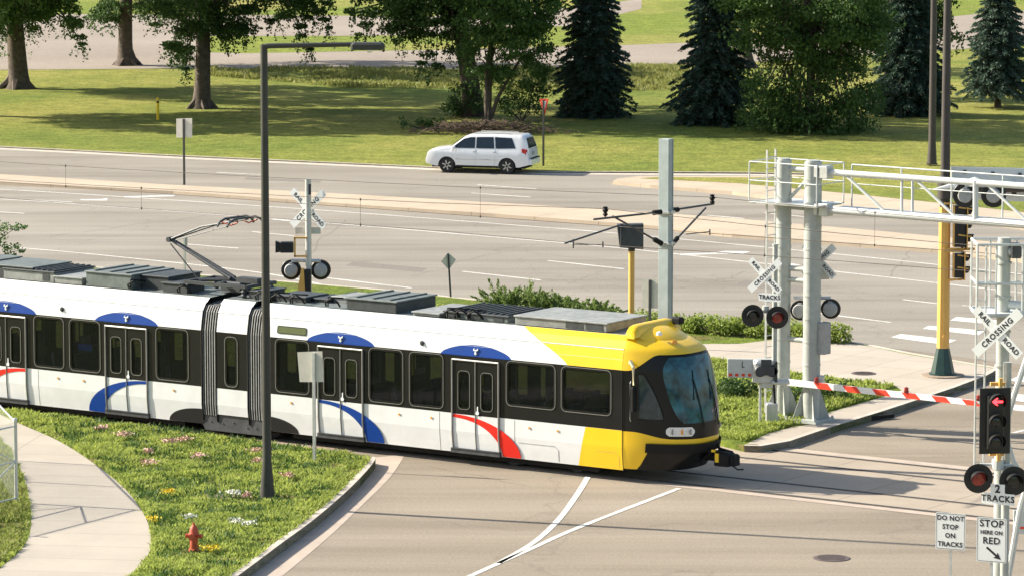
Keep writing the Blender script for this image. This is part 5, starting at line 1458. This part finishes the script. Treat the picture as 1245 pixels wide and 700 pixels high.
lamp_pole('left one of two tall dark brown poles, its foot on the lawn edge', pb, 13, .165, .11, 'brownpole', name='utility_pole', flare=.22)
# signal pole at the corner
ps = G(1146, 456, .18)
t = thing('signal_pole', 'signal pole, yellow below and brown above, with a dark green foot on the corner sidewalk', 'signal pole', ps)
mb = MB(); mb.lathe([(.62, -.02), (.62, .03), (.5, .04)], 26); mb.build('footing', 'ballast', t)
mb = MB(); mb.tube([(0, 0, .03), (0, 0, .80)], [.36, .19], 8); mb.lathe([(.40, .03), (.40, .07), (.36, .08)], 16); mb.build('foot', 'darkgreen', t)
zy = ZY(ps.y, 252) - .18
mb = MB(); mb.tube([(0, 0, .80), (0, 0, zy)], [.185, .165], 10); mb.lathe([(.0, -.2), (.045, -.2), (.04, -.22)], 8, (.0, 0, 1.15), 'Y'); mb.build('lower_shaft', 'poleyellow', t)
mb = MB(); mb.tube([(0, 0, zy), (0, 0, 11.5)], [.145, .10], 12); mb.build('upper_shaft', 'brownpole', t, smooth=True)
za = ZY(ps.y, 229) - .18
mb = MB(); mb.tube([(0, 0, za), (.4, -.1, za), (7, -1.6, za + .25)], [.16, .15, .10], 10); mb.lathe([(.22, za - .3), (.22, za + .3)], 14); mb.build('mast_arm', 'brownpole', t, smooth=True)
mb = MB(); mb.tube([(-.35, -.25, za - .02), (.1, -.26, za + .05), (.35, -.28, za + .06)], [.03, .1, .12], 8); mb.build('camera_housing', 'alu', t, smooth=True)
# guide sign seen from behind
sp = XY(ps.y + .25, 1160, 224)
t = thing('guide_sign', 'pale back of a large sign fixed to the signal mast arm at the right edge', 'sign', sp)
x1 = (1290 - 1160) * ps.y / FPX
mb = MB(); mb.prism([(-.1, -.42), (x1, -.55), (x1, .43), (-.1, .5)], -.02, .02, 'XZ'); mb.build('panel', 'signwhite', t)
mb = MB()
for px, py in ((1173, 209), (1207, 211), (1240, 212.5), (1275, 214)): mb.box(XY(ps.y + .2, px, py) - sp, (.09, .06, .09))
mb.build('bolts', 'dsteel', t)
mb = MB()
for px in (1233, 1250): mb.box(XY(ps.y + .1, px, 229) - sp, (.12, .2, .35))
mb.build('mount', 'brownpole', t)
# traffic signal heads on the pole
Ys = ps.y - .1
def side_head(label, x0, x1, y0, y1, nl, name='traffic_signal', cat='traffic signal'):
    o = XY(Ys, (x0 + x1) / 2, y1); t = thing(name, label, cat, o)
    k = Ys / FPX; wv = (x1 - x0) * k; hv = ZY(Ys, y0) - ZY(Ys, y1)
    mb = MB(); mb.bbox((-wv * .18, 0, hv / 2), (wv * .5, .32, hv), .02); mb.box((wv * .08, 0, hv / 2), (.02, .5, hv + .12)); mb.build('housing', 'sigblack', t)
    mb = MB(); mb.box((-wv * .46, 0, hv / 2), (.03, .3, hv)); mb.box((wv * .10, -.255, hv / 2), (.03, .02, hv + .12)); mb.split('backplate_edge', 'poleyellow', t)
    for i in range(nl):
        z = hv * (i + .5) / nl
        mb = MB(); vs = []; n = 12
        rr = hv / nl * .42
        for j in range(n + 1):
            a = R(-15 + 210 * j / n)
            for xx in (wv * .09, wv * .09 + .22 * (.6 + .4 * math.sin(a))): vs.append((xx, rr * math.cos(a), z + rr * math.sin(a)))
        mb.add(vs, [(j * 2, j * 2 + 1, j * 2 + 3, j * 2 + 2) for j in range(n)]); mb.build('visor', 'sigblack', t)
        mb = MB(); mb.box((wv * .02, -.17, z + rr * .8), (wv * .6, .015, .04), ry=R(8)); mb.build('visor_rim', 'poleyellow', t)
    mb = MB(); mb.box((-wv * .45, -.05, hv + .06), (wv * .9, .05, .05)); mb.box((-wv * .45, -.05, -.06), (wv * .9, .05, .05)); mb.box((.0, 0, hv + .12), (.08, .08, .2)); mb.build('bracket', 'poleyellow', t)
    return t
side_head('black three-lens traffic signal beside the yellow pole, behind the truss arm', 1158, 1186, 250, 300, 3)
side_head('small black pedestrian signal in a yellow bracket below the traffic signal', 1158, 1181, 308, 337, 2, 'pedestrian_signal', 'pedestrian signal')
mb = MB(); mb.tube([XY(Ys, 1150, 303), XY(Ys, 1185, 303)], .04, 8); mb.tube([XY(Ys, 1150, 341), XY(Ys, 1172, 339)], .03, 8); tag(mb.build('signal_bracket', 'poleyellow'), 'yellow bracket arms joining the pedestrian signal to the yellow pole', 'bracket')

# ---------- near right assembly
nb = Vector((10.0, 82.4, 0)); 
def Ln(x, y, dy=0.): return XY(nb.y + dy, x, y) - nb
t = thing('crossing_signal', 'nearest crossing mast at the right edge with crossbuck, 2 TRACKS plate and two flashers', 'crossing signal', nb)
mb = MB(); mb.tube([(0.03, 0, 0), (.03, 0, ZY(nb.y, 440))], .085, 14); mb.build('mast', 'mast', t, smooth=True)
crossbuck(t, Ln(1213, 404, -.4), SR, S=.95)
c = Ln(1213.5, 606, -.4)
mb = MB(); mb.box(c, (.70, .012, .23), rz=SR); mb.box(c + Vector((-.01, 0, .2)), (.30, .012, .20), rz=SR); pl = mb.build('tracks_plate', 'signwhite', t)
mb = MB(); text_mesh(mb, 'TRACKS', .175, c + SN * .012, SX, (0, 0, 1), spacing=1.15, bold=.006); text_mesh(mb, '2', .22, c + Vector((-.01, 0, .2)) + SN * .014, SX, (0, 0, 1), bold=.008); mb.build('lettering', 'ink', pl)
flasher(t, Ln(1189.5, 581, -.3), R(5), 'lensred', r=.30); flasher(t, Ln(1232.5, 584, -.3), R(5), 'lensdark', r=.30)
mb = MB(); mb.tube([Ln(1192, 564, -.1), Ln(1232, 565, -.1)], .03, 8); mb.lathe([(.001, -.14), (.12, -.1), (.12, .1), (.001, .14)], 10, Ln(1213, 564, -.12), 'Z'); mb.build('crossarm', 'alu', t, smooth=True)
# signal head
o = Ln(1209, 551, -.35) + nb
t = thing('traffic_signal', 'black three-lens traffic signal showing a red left arrow, on the nearest mast', 'traffic signal', o, R(6))
mb = MB(); mb.box((0, .0, .67), (.63, .03, 1.34)); mb.build('back_plate', 'sigblack', t)
mb = MB(); mb.bbox((0, .03, .67), (.36, .26, 1.10), .03); mb.box((0, -.02, 1.2), (.32, .01, .02)); mb.build('housing', 'sigblack', t)
for i, zz in enumerate((1.08, .67, .26)):
    c = Vector((.02, -.10, zz))
    mb = MB(); mb.lathe([(.001, -.02), (.10, -.01), (.145, .02), (.15, .03)], 22, c, 'Y'); ln = mb.build('lens', 'lensdark', t, smooth=True)
    mb = MB(); vs = []; n = 18
    for j in range(n + 1):
        a = R(-40 + 260 * j / n)
        for rr, yy in ((.165, .03), (.17, -.20 * (.55 + .45 * math.sin(a)))): vs.append((c.x + rr * math.cos(a), c.y + yy, c.z + rr * math.sin(a)))
    mb.add(vs, [(j * 2, j * 2 + 1, j * 2 + 3, j * 2 + 2) for j in range(n)]); mb.build('visor', 'sigblack', t)
    if i == 0:
        mb = MB(); y = c.y - .035
        poly = [(-.115, 0), (-.01, .085), (.01, .065), (-.03, .022), (.11, .022), (.11, -.022), (-.03, -.022), (.01, -.065), (-.01, -.085)]
        vs = [(c.x + a, y, c.z + b_) for a, b_ in poly]; mb.add(vs, [tuple(range(9))]); mb.build('red_arrow', 'lit', ln)
mb = MB(); mb.box((0.08, .16, 1.40), (.3, .08, .07)); mb.box((0.08, .16, -.03), (.3, .08, .07)); mb.box((.12, .05, 1.44), (.07, .07, .18)); mb.box((.1, .05, -.09), (.08, .08, .14)); mb.build('bracket', 'poleyellow', t)
# plates on thin posts
def text_sign(name, label, cx, cy, Y, w, h, lines, arrow_=None):
    o = XY(Y, cx, cy); b = Vector((o.x, o.y, 0)); t = thing(name, label, 'sign', b, R(-24), None); zc = o.z; w *= 1.08
    mb = MB(); P = rrect(-w / 2, w / 2, zc - h / 2, zc + h / 2, .035, 3); mb.prism(P, -.003, .003, 'XZ'); pl = mb.build('plate', 'signwhite', t)
    mb = MB()
    for s, sz, dz in lines: text_mesh(mb, s, sz, (0, -.006, zc + dz), (1, 0, 0), (0, 0, 1), spacing=1.08, bold=.005)
    if arrow_:
        ax, az, L_a = arrow_; a = R(-38); ca, sa = math.cos(a), math.sin(a)
        poly = [(-L_a, .022), (L_a * .35, .022), (L_a * .25, .075), (L_a, 0), (L_a * .25, -.075), (L_a * .35, -.022), (-L_a, -.022)]
        mb.add([(ax + x * ca - y * sa, -.006, zc + az + x * sa + y * ca) for x, y in poly], [tuple(range(7))])
    o_ = rrect(-w / 2 + .015, w / 2 - .015, zc - h / 2 + .015, zc + h / 2 - .015, .03, 3); i_ = rrect(-w / 2 + .024, w / 2 - .024, zc - h / 2 + .024, zc + h / 2 - .024, .025, 3); n = len(o_)
    mb.add([(x, -.0055, z) for x, z in o_] + [(x, -.0055, z) for x, z in i_], [(k, (k + 1) % n, n + (k + 1) % n, n + k) for k in range(n)])
    mb.build('lettering', 'ink', pl)
    mb = MB(); mb.box((0, .03, (zc + h / 2 - .06) / 2), (.05, .04, zc + h / 2 - .06)); mb.build('post', 'steel', t)
text_sign('regulatory_sign', 'white sign reading DO NOT STOP ON TRACKS on a thin post', 1155.5, 645.5, 82.6, .59, .76, [('DO NOT', .135, .27), ('STOP', .135, .09), ('ON', .135, -.09), ('TRACKS', .135, -.27)])
text_sign('regulatory_sign', 'white sign reading STOP HERE ON RED with an arrow down to the right', 1205.5, 656, 81.7, .585, .91, [('STOP', .20, .33), ('HERE ON', .105, .15), ('RED', .19, -.02)], (.05, -.27, .19))
# near signal bridge: mast with ladder cage
cm = Vector((10.42, 82.9, 0))
t = thing('signal_cantilever', 'nearest silver signal bridge mast with white ladder cage at the right edge', 'signal bridge', cm)
def Lc(x, y, dy=0.): return XY(cm.y + dy, x, y) - cm
zt2 = ZY(cm.y, 292)
mx_ = Lc(1221, 300).x
mb = MB(); mb.tube([(mx_, 0, 0), (mx_, 0, zt2)], .135, 20); mb.tube([(mx_, 0, zt2), (mx_, 0, zt2 + .05)], .13, 16)
for z in np.arange(4, zt2, .7): mb.tube([(mx_, 0, z), (mx_, 0, z + .04)], .163, 20)
mb.build('mast', 'mast', t, smooth=True)
mb = MB()
zz = [ZY(cm.y, y) for y in (294, 341, 352, 378, 383, 488)]
xl, xr = Lc(1185, 300).x, Lc(1262, 300).x
for y_ in (-.55, .55):
    for z in (zz[0], zz[1] if y_ < 0 else zz[1] - .1, zz[3]): mb.tube([(xl, y_, z), (xr, y_, z)], .028, 6)
for z in (zz[0], zz[1], zz[3]): mb.tube([(xl, -.55, z), (xl, .55, z)], .028, 6); mb.tube([(xr, -.55, z), (xr, .55, z)], .028, 6)
for x in (xl, Lc(1240, 300).x, xr, Lc(1208, 300).x): 
    for y_ in (-.55, .55): mb.tube([(x, y_, zz[3]), (x, y_, zz[0])], .024, 6)
mb.build('railing', 'alu', t)
mb = MB(); mb.box(((xl + xr) / 2, 0, zz[3] - .03), (xr - xl, 1.1, .05)); mb.build('platform', 'alu', t)
mb = MB()
for px in (1185.5, 1196.5): mb.tube([(Lc(px, 300).x, -.42, 3.4), (Lc(px, 300).x, -.42, zt2 - .05)], .022, 6)
z = 3.5
while z < zt2: mb.tube([(Lc(1185.5, 300).x, -.42, z), (Lc(1196.5, 300).x, -.42, z)], .012, 5); z += .3
mb.build('ladder', 'alu', t)
mb = MB()
for z in np.arange(3.9, zz[3], 1.1):
    pts = [(Lc(1191, 300).x + .36 * math.sin(a), -.42 + .36 - .36 * math.cos(a) + .36 * 0, z) for a in [i * math.pi / 6 for i in range(13)]]
    mb.tube(pts, .014, 5)
pass
mb = MB(); mb.tube([(mx_, 0, zt2 - .22), (mx_ + 6, -1.5, zt2 - .5)], .10, 12); mb.tube([(mx_, 0, zt2 - 1.3), (mx_ + 6, -1.5, zt2 - 1.6)], .09, 12)
x = mx_ + .4
while x < mx_ + 5: mb.tube([(x, -.25 * (x - mx_), zt2 - .25 - .05 * (x - mx_)), (x + 1, -.25 * (x + 1 - mx_), zt2 - 1.35 - .05 * (x - mx_))], .04, 8); x += 1.2
mb.build('truss_arm', 'alu', t, smooth=True)
mb = MB(); mb.bbox((mx_ + .22, -.1, zt2 - .2), (.2, .25, .3), .02); mb.build('clamp', 'dsteel', t)
mb = MB()
mb.tube([Lc(1250, 430, -.3), Lc(1233, 480, -.3), Lc(1226, 505, -.3)], .06, 8); mb.tube([Lc(1220, 520, -.1), Lc(1232, 560, -.1), Lc(1250, 590, -.1)], .05, 8)
mb.tube([Lc(1250, 585, -.3), Lc(1240, 620, -.3), Lc(1226, 700, -.3)], .065, 8)
mb.split('diagonal_brace', 'alu', t, smooth=True)
o = Vector(XY(84.5, 1250, 634)); t = thing('gate_counterweight', 'white plate with red tape at the right frame edge, beside the nearest mast', 'gate plate', o)
mb = MB(); mb.bbox((0, 0, 0), (.62, .04, .50), .01); mb.build('plate', 'alu', t)
mb = MB(); mb.box((0, -.024, -.12), (.58, .006, .05)); mb.build('warning_tape', 'reflred', t)
mb = MB(); mb.tube([(.1, .05, 0), (.1, .05, -o.z)], .06, 8); mb.build('stand', 'steel', t)

# ---------- catenary
cp_ = T(-.88, 3.47)
t = thing('catenary_pole', 'grey-green steel pole with insulated arms holding the overhead wires behind the train cab', 'catenary pole', cp_, TA)
hp_ = ZY(cp_.y, 169)
mb = MB(); mb.box((0, 0, hp_ / 2), (.26, .20, hp_)); mb.box((.0, -.11, hp_ / 2), (.30, .02, hp_)); mb.box((0, .11, hp_ / 2), (.30, .02, hp_)); mb.build('mast', 'polegreen', t, bevel=.008)
mb = MB(); mb.box((0, 0, .06), (.6, .6, .1)); mb.build('base_plate', 'steel', t)
def PPt(px, py):
    """local (y,z) in the plane through the pole square to the tracks"""
    u = (px - 622.5) / FPX; v = (350 - py) / FPX
    d = Vector((u, _c + v * _s, -_s + v * _c)); k = cp_.dot(TD) / (d.x * TD.x + d.y * TD.y); p = d * k
    return (0, (p - cp_).dot(TM), CAMH + p.z)
mb = MB()
mb.tube([PPt(804, 258), PPt(722, 267)], .027, 8); mb.tube([PPt(804, 296), PPt(745, 263)], .027, 8)
mb.tube([PPt(757, 273), PPt(687, 296)], .024, 6); mb.tube([PPt(697, 297), PPt(734, 298)], .014, 6); mb.tube([PPt(697, 291), PPt(697, 302)], .02, 5); mb.tube([PPt(733, 294), PPt(733, 301)], .02, 5)
mb.build('cantilever_arm', 'dsteel', t)
mb = MB()
mb.tube([PPt(815, 256), PPt(868, 248)], .027, 8); mb.tube([PPt(817, 297), PPt(858, 253)], .027, 8); mb.tube([PPt(834, 285), PPt(863, 282)], .014, 6); mb.tube([PPt(863, 279), PPt(863, 286)], .02, 5)
mb.build('cantilever_arm', 'dsteel', t)
for (a, b_) in (((803, 258), (794, 259)), ((804, 296), (795, 291)), ((815, 256), (825, 255)), ((817, 297), (824, 289))):
    mb = MB(); p, q = Vector(PPt(*a)), Vector(PPt(*b_)); n = 9
    pts = [p.lerp(q, i / n) for i in range(n + 1)]; mb.tube(pts, [.05 if i % 2 else .07 for i in range(n + 1)], 8); mb.build('insulator', 'rubber', t)
for a in ((736, 256), (866, 241)):
    p = Vector(PPt(*a)); mb = MB(); mb.lathe([(.02, -.16), (.07, -.1), (.04, -.06), (.08, 0), (.05, .05), (.07, .08), (.001, .1)], 10, p); mb.build('wire_support', 'rubber', t)
mb = MB()
for y in (258, 296): p = PPt(809, y); mb.tube([(-.2, 0, p[2]), (.2, 0, p[2])], .06, 8); mb.box((0, 0, p[2]), (.36, .34, .05))
mb.build('collar', 'steel', t)
c1 = Vector(PPt(715, 297)); f1 = Vector(PPt(863, 284)); s1 = Vector(PPt(736, 254)); s2 = Vector(PPt(866, 240))
def tloc(x, y, z): return T(-.88 + x, 3.47 + y, z)
for nm, cw_, ms_, drop in (('near', c1, s1, [155, 612, 1126, 350]), ('far', f1, s2, [84, 291, 512, 746])):
    lab = 'overhead wires above the ' + ('train track' if nm == 'near' else 'far track')
    mb = MB()
    pts = []; wp = []
    for i in range(-20, 21):
        x = i * 2.4; sag = .55 * (1 - (abs((x % 96) - 48) / 48 if 0 else (1 - min(1, abs(x) / 30)) ** 2))
        k = min(1, abs(x) / 30); k2 = min(1, abs(x) / 5)
        y0 = (cw_.y + (ms_.y - cw_.y) * .5)
        pts.append(tloc(x, ms_.y + (y0 - ms_.y) * k2, ms_.z - .45 * (2 * k - k * k) * .8)); wp.append(tloc(x, cw_.y + (y0 - cw_.y) * k2, cw_.z - .0))
    t = thing('overhead_wire', lab, 'overhead wires', tloc(0, cw_.y, 0))
    o0 = tloc(0, cw_.y, 0)
    mb.tube([p - o0 for p in pts], .008, 4, cap=False); mb.build('messenger_wire', 'wire', t)
    mb = MB(); mb.tube([p - o0 for p in wp], .008, 4, cap=False); mb.build('contact_wire', 'wire', t)
    mb = MB()
    for i in (-20, -17, -14, -11, -9, -6, -3, 2, 5, 8, 11, 14):
        a, b_ = pts[i + 20] - o0, wp[i + 20] - o0; mb.tube([a, b_], .0045, 4); mb.lathe([(.018, -.03), (.018, .03)], 6, a); mb.lathe([(.018, -.03), (.018, .03)], 6, b_)
    mb.split('dropper', 'wire', t, k=3)

# ---------- hydrant
h0 = G(236, 669, .2)
t = thing('fire_hydrant', 'weathered red fire hydrant in the near left grass', 'fire hydrant', h0, R(-15))
mb = MB(); mb.lathe([(.15, -.02), (.15, .04), (.11, .06), (.105, .42), (.13, .44), (.13, .48), (.12, .50), (.115, .56), (.09, .64), (.05, .69), (.03, .70), (.03, .76), (.001, .77)], 18); mb.build('barrel', 'hydrant', t, smooth=True)
for a, r, l in ((0, .055, .19), (math.pi, .055, .19), (-math.pi / 2, .075, .2)):
    mb = MB(); d = Vector((math.cos(a), math.sin(a), 0)); mb.tube([d * .08 + Vector((0, 0, .40)), d * l + Vector((0, 0, .40))], r, 12); mb.tube([d * l + Vector((0, 0, .40)), d * (l + .035) + Vector((0, 0, .40))], r * 1.2, 8); mb.build('outlet_cap', 'hydrant', t)
t.scale = (.84, .84, .84)

# ---------- chain link fence at left
fp = G(20, 611, .2)
t = thing('chain_link_fence', 'galvanised chain link fence panels at the left edge beside the footpath', 'fence', fp)
hF = 1.95
e1 = Vector((-1.7, 6.3, 0)); e2 = Vector((-2.0, -3.4, 0))
for p in (Vector((0, 0, 0)), e1, e1 * .5, e2):
    mb = MB(); mb.tube([p, p + Vector((0, 0, hF + .05))], .045 if p.length < .1 else .03, 10); mb.lathe([(.05, hF + .05), (.04, hF + .09), (.001, hF + .1)], 10, p); mb.build('post', 'steel', t, smooth=True)
mb = MB()
for e, zs in ((e1, (hF,)), (e2, (hF - .1, 1.0, .12))):
    for z in zs: mb.tube([Vector((0, 0, z)), e + Vector((0, 0, z))], .022, 8)
mb.tube([Vector((0, 0, 1.0)), e2 * .5 + Vector((0, 0, 1.85))], .016, 6); mb.tube([Vector((0, 0, 1.0)), e2 * .5 + Vector((0, 0, .12))], .016, 6)
mb.build('rail', 'steel', t)
for e in (e1, e2):
    L = e.length; a = math.atan2(e.y, e.x)
    mb = MB(); mb.add([(0, 0, .05), (L, 0, .05), (L, 0, hF), (0, 0, hF)], [(0, 1, 2, 3)]); o = mb.build('mesh_panel', 'net', t); o.rotation_euler = (0, 0, a)

# ---------- white car
cf = G(540, 210); cr = G(613.5, 212)
mid = (cf + cr) / 2
t = thing('parked_car', 'white estate-style SUV seen from its rear left on the far carriageway', 'car', (mid.x + .34, mid.y + .75, 0), R(180 - 15))
t.name = 'car'
def yw(x, z):
    k = 1 - .07 * max(0, (abs(x) - 1.85) / .5) ** 2
    if z < .95: w = .86 + .055 * math.sin(math.pi * min(1, max(0, (z - .2) / .95)))
    else: w = .885 - (z - .95) * .26
    return w * k
def prof_top(x):
    P = [(-2.34, .62), (-2.32, 1.04), (-2.28, 1.13), (-2.14, 1.58), (-1.96, 1.69), (-.6, 1.73), (.30, 1.70), (.55, 1.62), (1.18, 1.15), (1.36, 1.11), (2.02, 1.03), (2.24, .92), (2.33, .62)]
    for (a, b), (c, d) in zip(P, P[1:]):
        if x <= c: return b + (d - b) * (x - a) / (c - a)
    return P[-1][1]
WX = (-1.36, 1.36)
def prof_bot(x):
    b = .30 if abs(x) < 1.9 else .30 + .12 * (abs(x) - 1.9) / .44
    for w in WX:
        if abs(x - w) < .40: b = max(b, .34 + math.sqrt(.40 ** 2 - (x - w) ** 2) - .02)
    return b
xs = sorted(set(list(np.linspace(-2.34, 2.33, 60)) + [w + .40 * math.cos(R(a)) for w in WX for a in range(0, 181, 12)] + [-2.22, -1.98, .62, 1.25, 1.45]))
mb = MB(); nz = 14; rings = []
for x in xs:
    zb_, zt_ = prof_bot(x), prof_top(x); ringp = []
    for s_ in (-1, 1):
        col_ = []
        for k in range(nz + 1):
            z = zb_ + (zt_ - zb_) * k / nz; w = yw(x, z)
            if k == nz: w *= .93
            col_.append((x, s_ * w, z))
        ringp.append(col_)
    rings.append(ringp[0] + [(x, -yw(x, zt_) * .5, zt_ + .02), (x, yw(x, zt_) * .5, zt_ + .02)] + ringp[1][::-1])
Lr = len(rings[0]); vs = [p for r_ in rings for p in r_]; fs = []
for i in range(len(rings) - 1):
    for k in range(Lr): fs.append((i * Lr + k, i * Lr + (k + 1) % Lr, (i + 1) * Lr + (k + 1) % Lr, (i + 1) * Lr + k))
fs += [tuple(range(Lr)), tuple(range((len(rings) - 1) * Lr, len(rings) * Lr))]
mb.add(vs, fs); mb.build('body', 'carwhite', t, smooth=True)
for s_ in (-1, 1):
    def cs(x, z, o_=.008): return (x, s_ * (yw(x, z) + o_), z)
    for pts in ([(1.16, 1.10), (.62, 1.50), (.33, 1.57), (.10, 1.58), (.10, 1.10)], [(.04, 1.10), (.04, 1.58), (-.72, 1.60), (-.78, 1.10)], [(-.84, 1.10), (-.78, 1.60), (-1.55, 1.57), (-1.74, 1.13)]):
        mb = MB(); n = len(pts); c = (sum(p[0] for p in pts) / n, sum(p[1] for p in pts) / n)
        den = []
        for i in range(n):
            a, b_ = pts[i], pts[(i + 1) % n]
            for k in range(4): den.append((a[0] + (b_[0] - a[0]) * k / 4, a[1] + (b_[1] - a[1]) * k / 4))
        vs = [cs(*c)] + [cs(*p) for p in den]; m_ = len(den); mb.add(vs, [(0, i + 1, (i + 1) % m_ + 1) for i in range(m_)]); mb.build('side_window', 'carglass', t)
    mb = MB()
    for x in (.07, -.81, 1.12): mb.tube([cs(x, z, .003) for z in (.42, .6, .8, 1.0, 1.08)], .006, 3)
    mb.tube([cs(x, .62, .01) for x in np.linspace(-.95, .95, 6)], .012, 4)
    for x in (-.02, -.92): mb.box(cs(x + .12, .95, .02), (.14, .02, .03))
    mb.build('door_seam', 'discgrey', t)
    mb = MB(); mb.box((0, s_ * .84, .31), (1.9, .1, .08)); mb.build('sill', 'rubber', t)
    mb = MB(); mb.bbox((1.02, s_ * 1.0, 1.13), (.14, .2, .15), .03); mb.build('mirror', 'carwhite', t)
    mb = MB(); mb.add([(-2.30, s_ * .80, .80), (-2.10, s_ * .885, .80), (-2.02, s_ * .88, 1.12), (-2.24, s_ * .77, 1.12)], [(0, 1, 2, 3)]); mb.box((-2.235, s_ * .72, .95), (.07, .24, .3), ry=R(6)); mb.box((-2.12, s_ * .83, .95), (.2, .09, .29)); mb.build('tail_light', 'taillight', t)
    mb = MB(); mb.box((2.18, s_ * .68, .78), (.2, .28, .15)); mb.build('headlight', 'lamp', t)
    mb = MB(); mb.tube([(-1.5, s_ * .58, 1.745), (.2, s_ * .58, 1.745)], .018, 6); mb.build('roof_rail', 'discgrey', t)
    for wx in WX:
        mb = MB(); mb.lathe([(.22, -.10), (.33, -.10), (.345, -.06), (.345, .06), (.33, .10), (.22, .10)], 26, (wx, s_ * .80, .345), 'Y'); w_ = mb.build('wheel', 'tyre', t, smooth=True)
        mb = MB(); yy = s_ * .895
        mb.lathe([(.0, 0), (.07, 0), (.07, -s_ * .02)], 12, (wx, yy, .345), 'Y'); mb.lathe([(.225, 0), (.205, 0), (.20, -s_ * .05)], 24, (wx, yy, .345), 'Y') if False else None
        for k in range(24):
            a, b_ = k * math.pi / 12, (k + 1) * math.pi / 12
            mb.add([(wx + r_ * math.cos(q_), yy, .345 + r_ * math.sin(q_)) for r_, q_ in ((.235, a), (.195, a), (.195, b_), (.235, b_))], [(0, 1, 2, 3)])
        for k in range(6): a = k * math.pi / 3 + .3; mb.box((wx + .13 * math.cos(a), yy, .345 + .13 * math.sin(a)), (.16, .02, .055), ry=-a)
        mb.build('rim', 'rim', w_)
        mb = MB(); mb.lathe([(0, 0), (.22, 0), (.22, .01), (0, .01)], 20, (wx, s_ * .85, .345), 'Y'); mb.lathe([(0, 0), (.385, 0), (.385, .01), (0, .01)], 20, (wx, s_ * .68, .36), 'Y'); mb.build('brake', 'rubber', w_)
def rear(y, z): # tailgate plane
    x = -2.285 + (z - 1.12) * .32 if z > 1.12 else -2.31 + (z - .95) * .35
    return x
mb = MB(); vs = [(rear(0, z) - .012, y, z) for y, z in ((-.66, 1.14), (.66, 1.14), (.55, 1.56), (-.55, 1.56))]; mb.add(vs, [(0, 1, 2, 3)]); mb.build('rear_window', 'carglass', t)
mb = MB(); vs = [(.66 + (z - 1.58) * -1.28 + .015, y, z) for y, z in ((-.74, 1.14), (.74, 1.14), (.62, 1.58), (-.62, 1.58))]; mb.add(vs, [(0, 1, 2, 3)]); mb.build('windscreen', 'carglass', t)
mb = MB(); mb.bbox((-2.36, 0, .55), (.16, 1.62, .26), .05); mb.build('rear_bumper', 'carwhite', t)
mb = MB(); mb.box((-2.40, 0, .69), (.1, 1.3, .03)); mb.build('bumper_strip', 'rubber', t)
mb = MB(); mb.box((-2.33, 0, .88), (.02, .34, .16)); mb.build('licence_plate', 'discgrey', t)
mb = MB(); mb.box((0, 0, .38), (4.2, 1.3, .3)); mb.build('underbody', 'rubber', t)

# ================================================================ LIGHT, SKY, CAMERA
w = bpy.data.worlds.new('World'); scene.world = w; w.use_nodes = True
nt = w.node_tree; bg = nt.nodes['Background']; sky = nt.nodes.new('ShaderNodeTexSky'); sky.sky_type = 'NISHITA'; sky.sun_disc = False
EL = R(31); AZ = Vector((-.953, .303, 0)).normalized()
sky.sun_elevation = EL; sky.sun_rotation = math.atan2(AZ.x, AZ.y); sky.air_density = 1.2; sky.dust_density = 2.0
nt.links.new(sky.outputs['Color'], bg.inputs['Color']); bg.inputs['Strength'].default_value = .09
sl = bpy.data.lights.new('sun', 'SUN'); sl.energy = 4.9; sl.angle = R(.55); sl.color = (1., .92, .78)
so = bpy.data.objects.new('sun', sl); col.objects.link(so)
so.rotation_euler = Vector((AZ.x * math.cos(EL), AZ.y * math.cos(EL), math.sin(EL))).to_track_quat('Z', 'Y').to_euler(); so.location = (0, 100, 60)
cam = bpy.data.cameras.new('camera'); co = bpy.data.objects.new('camera', cam); col.objects.link(co); scene.camera = co
co.location = (0, 0, CAMH); co.rotation_euler = (math.pi / 2 - PITCH, 0, 0)
cam.sensor_width = 36; cam.lens = 36 * FPX / 1245; cam.clip_start = 1; cam.clip_end = 3000
scene.view_settings.view_transform = 'Standard'; scene.view_settings.look = 'None'; scene.view_settings.gamma = 1; scene.view_settings.exposure = 1.17
scene.view_settings.use_curve_mapping = False
bpy.context.view_layer.update()
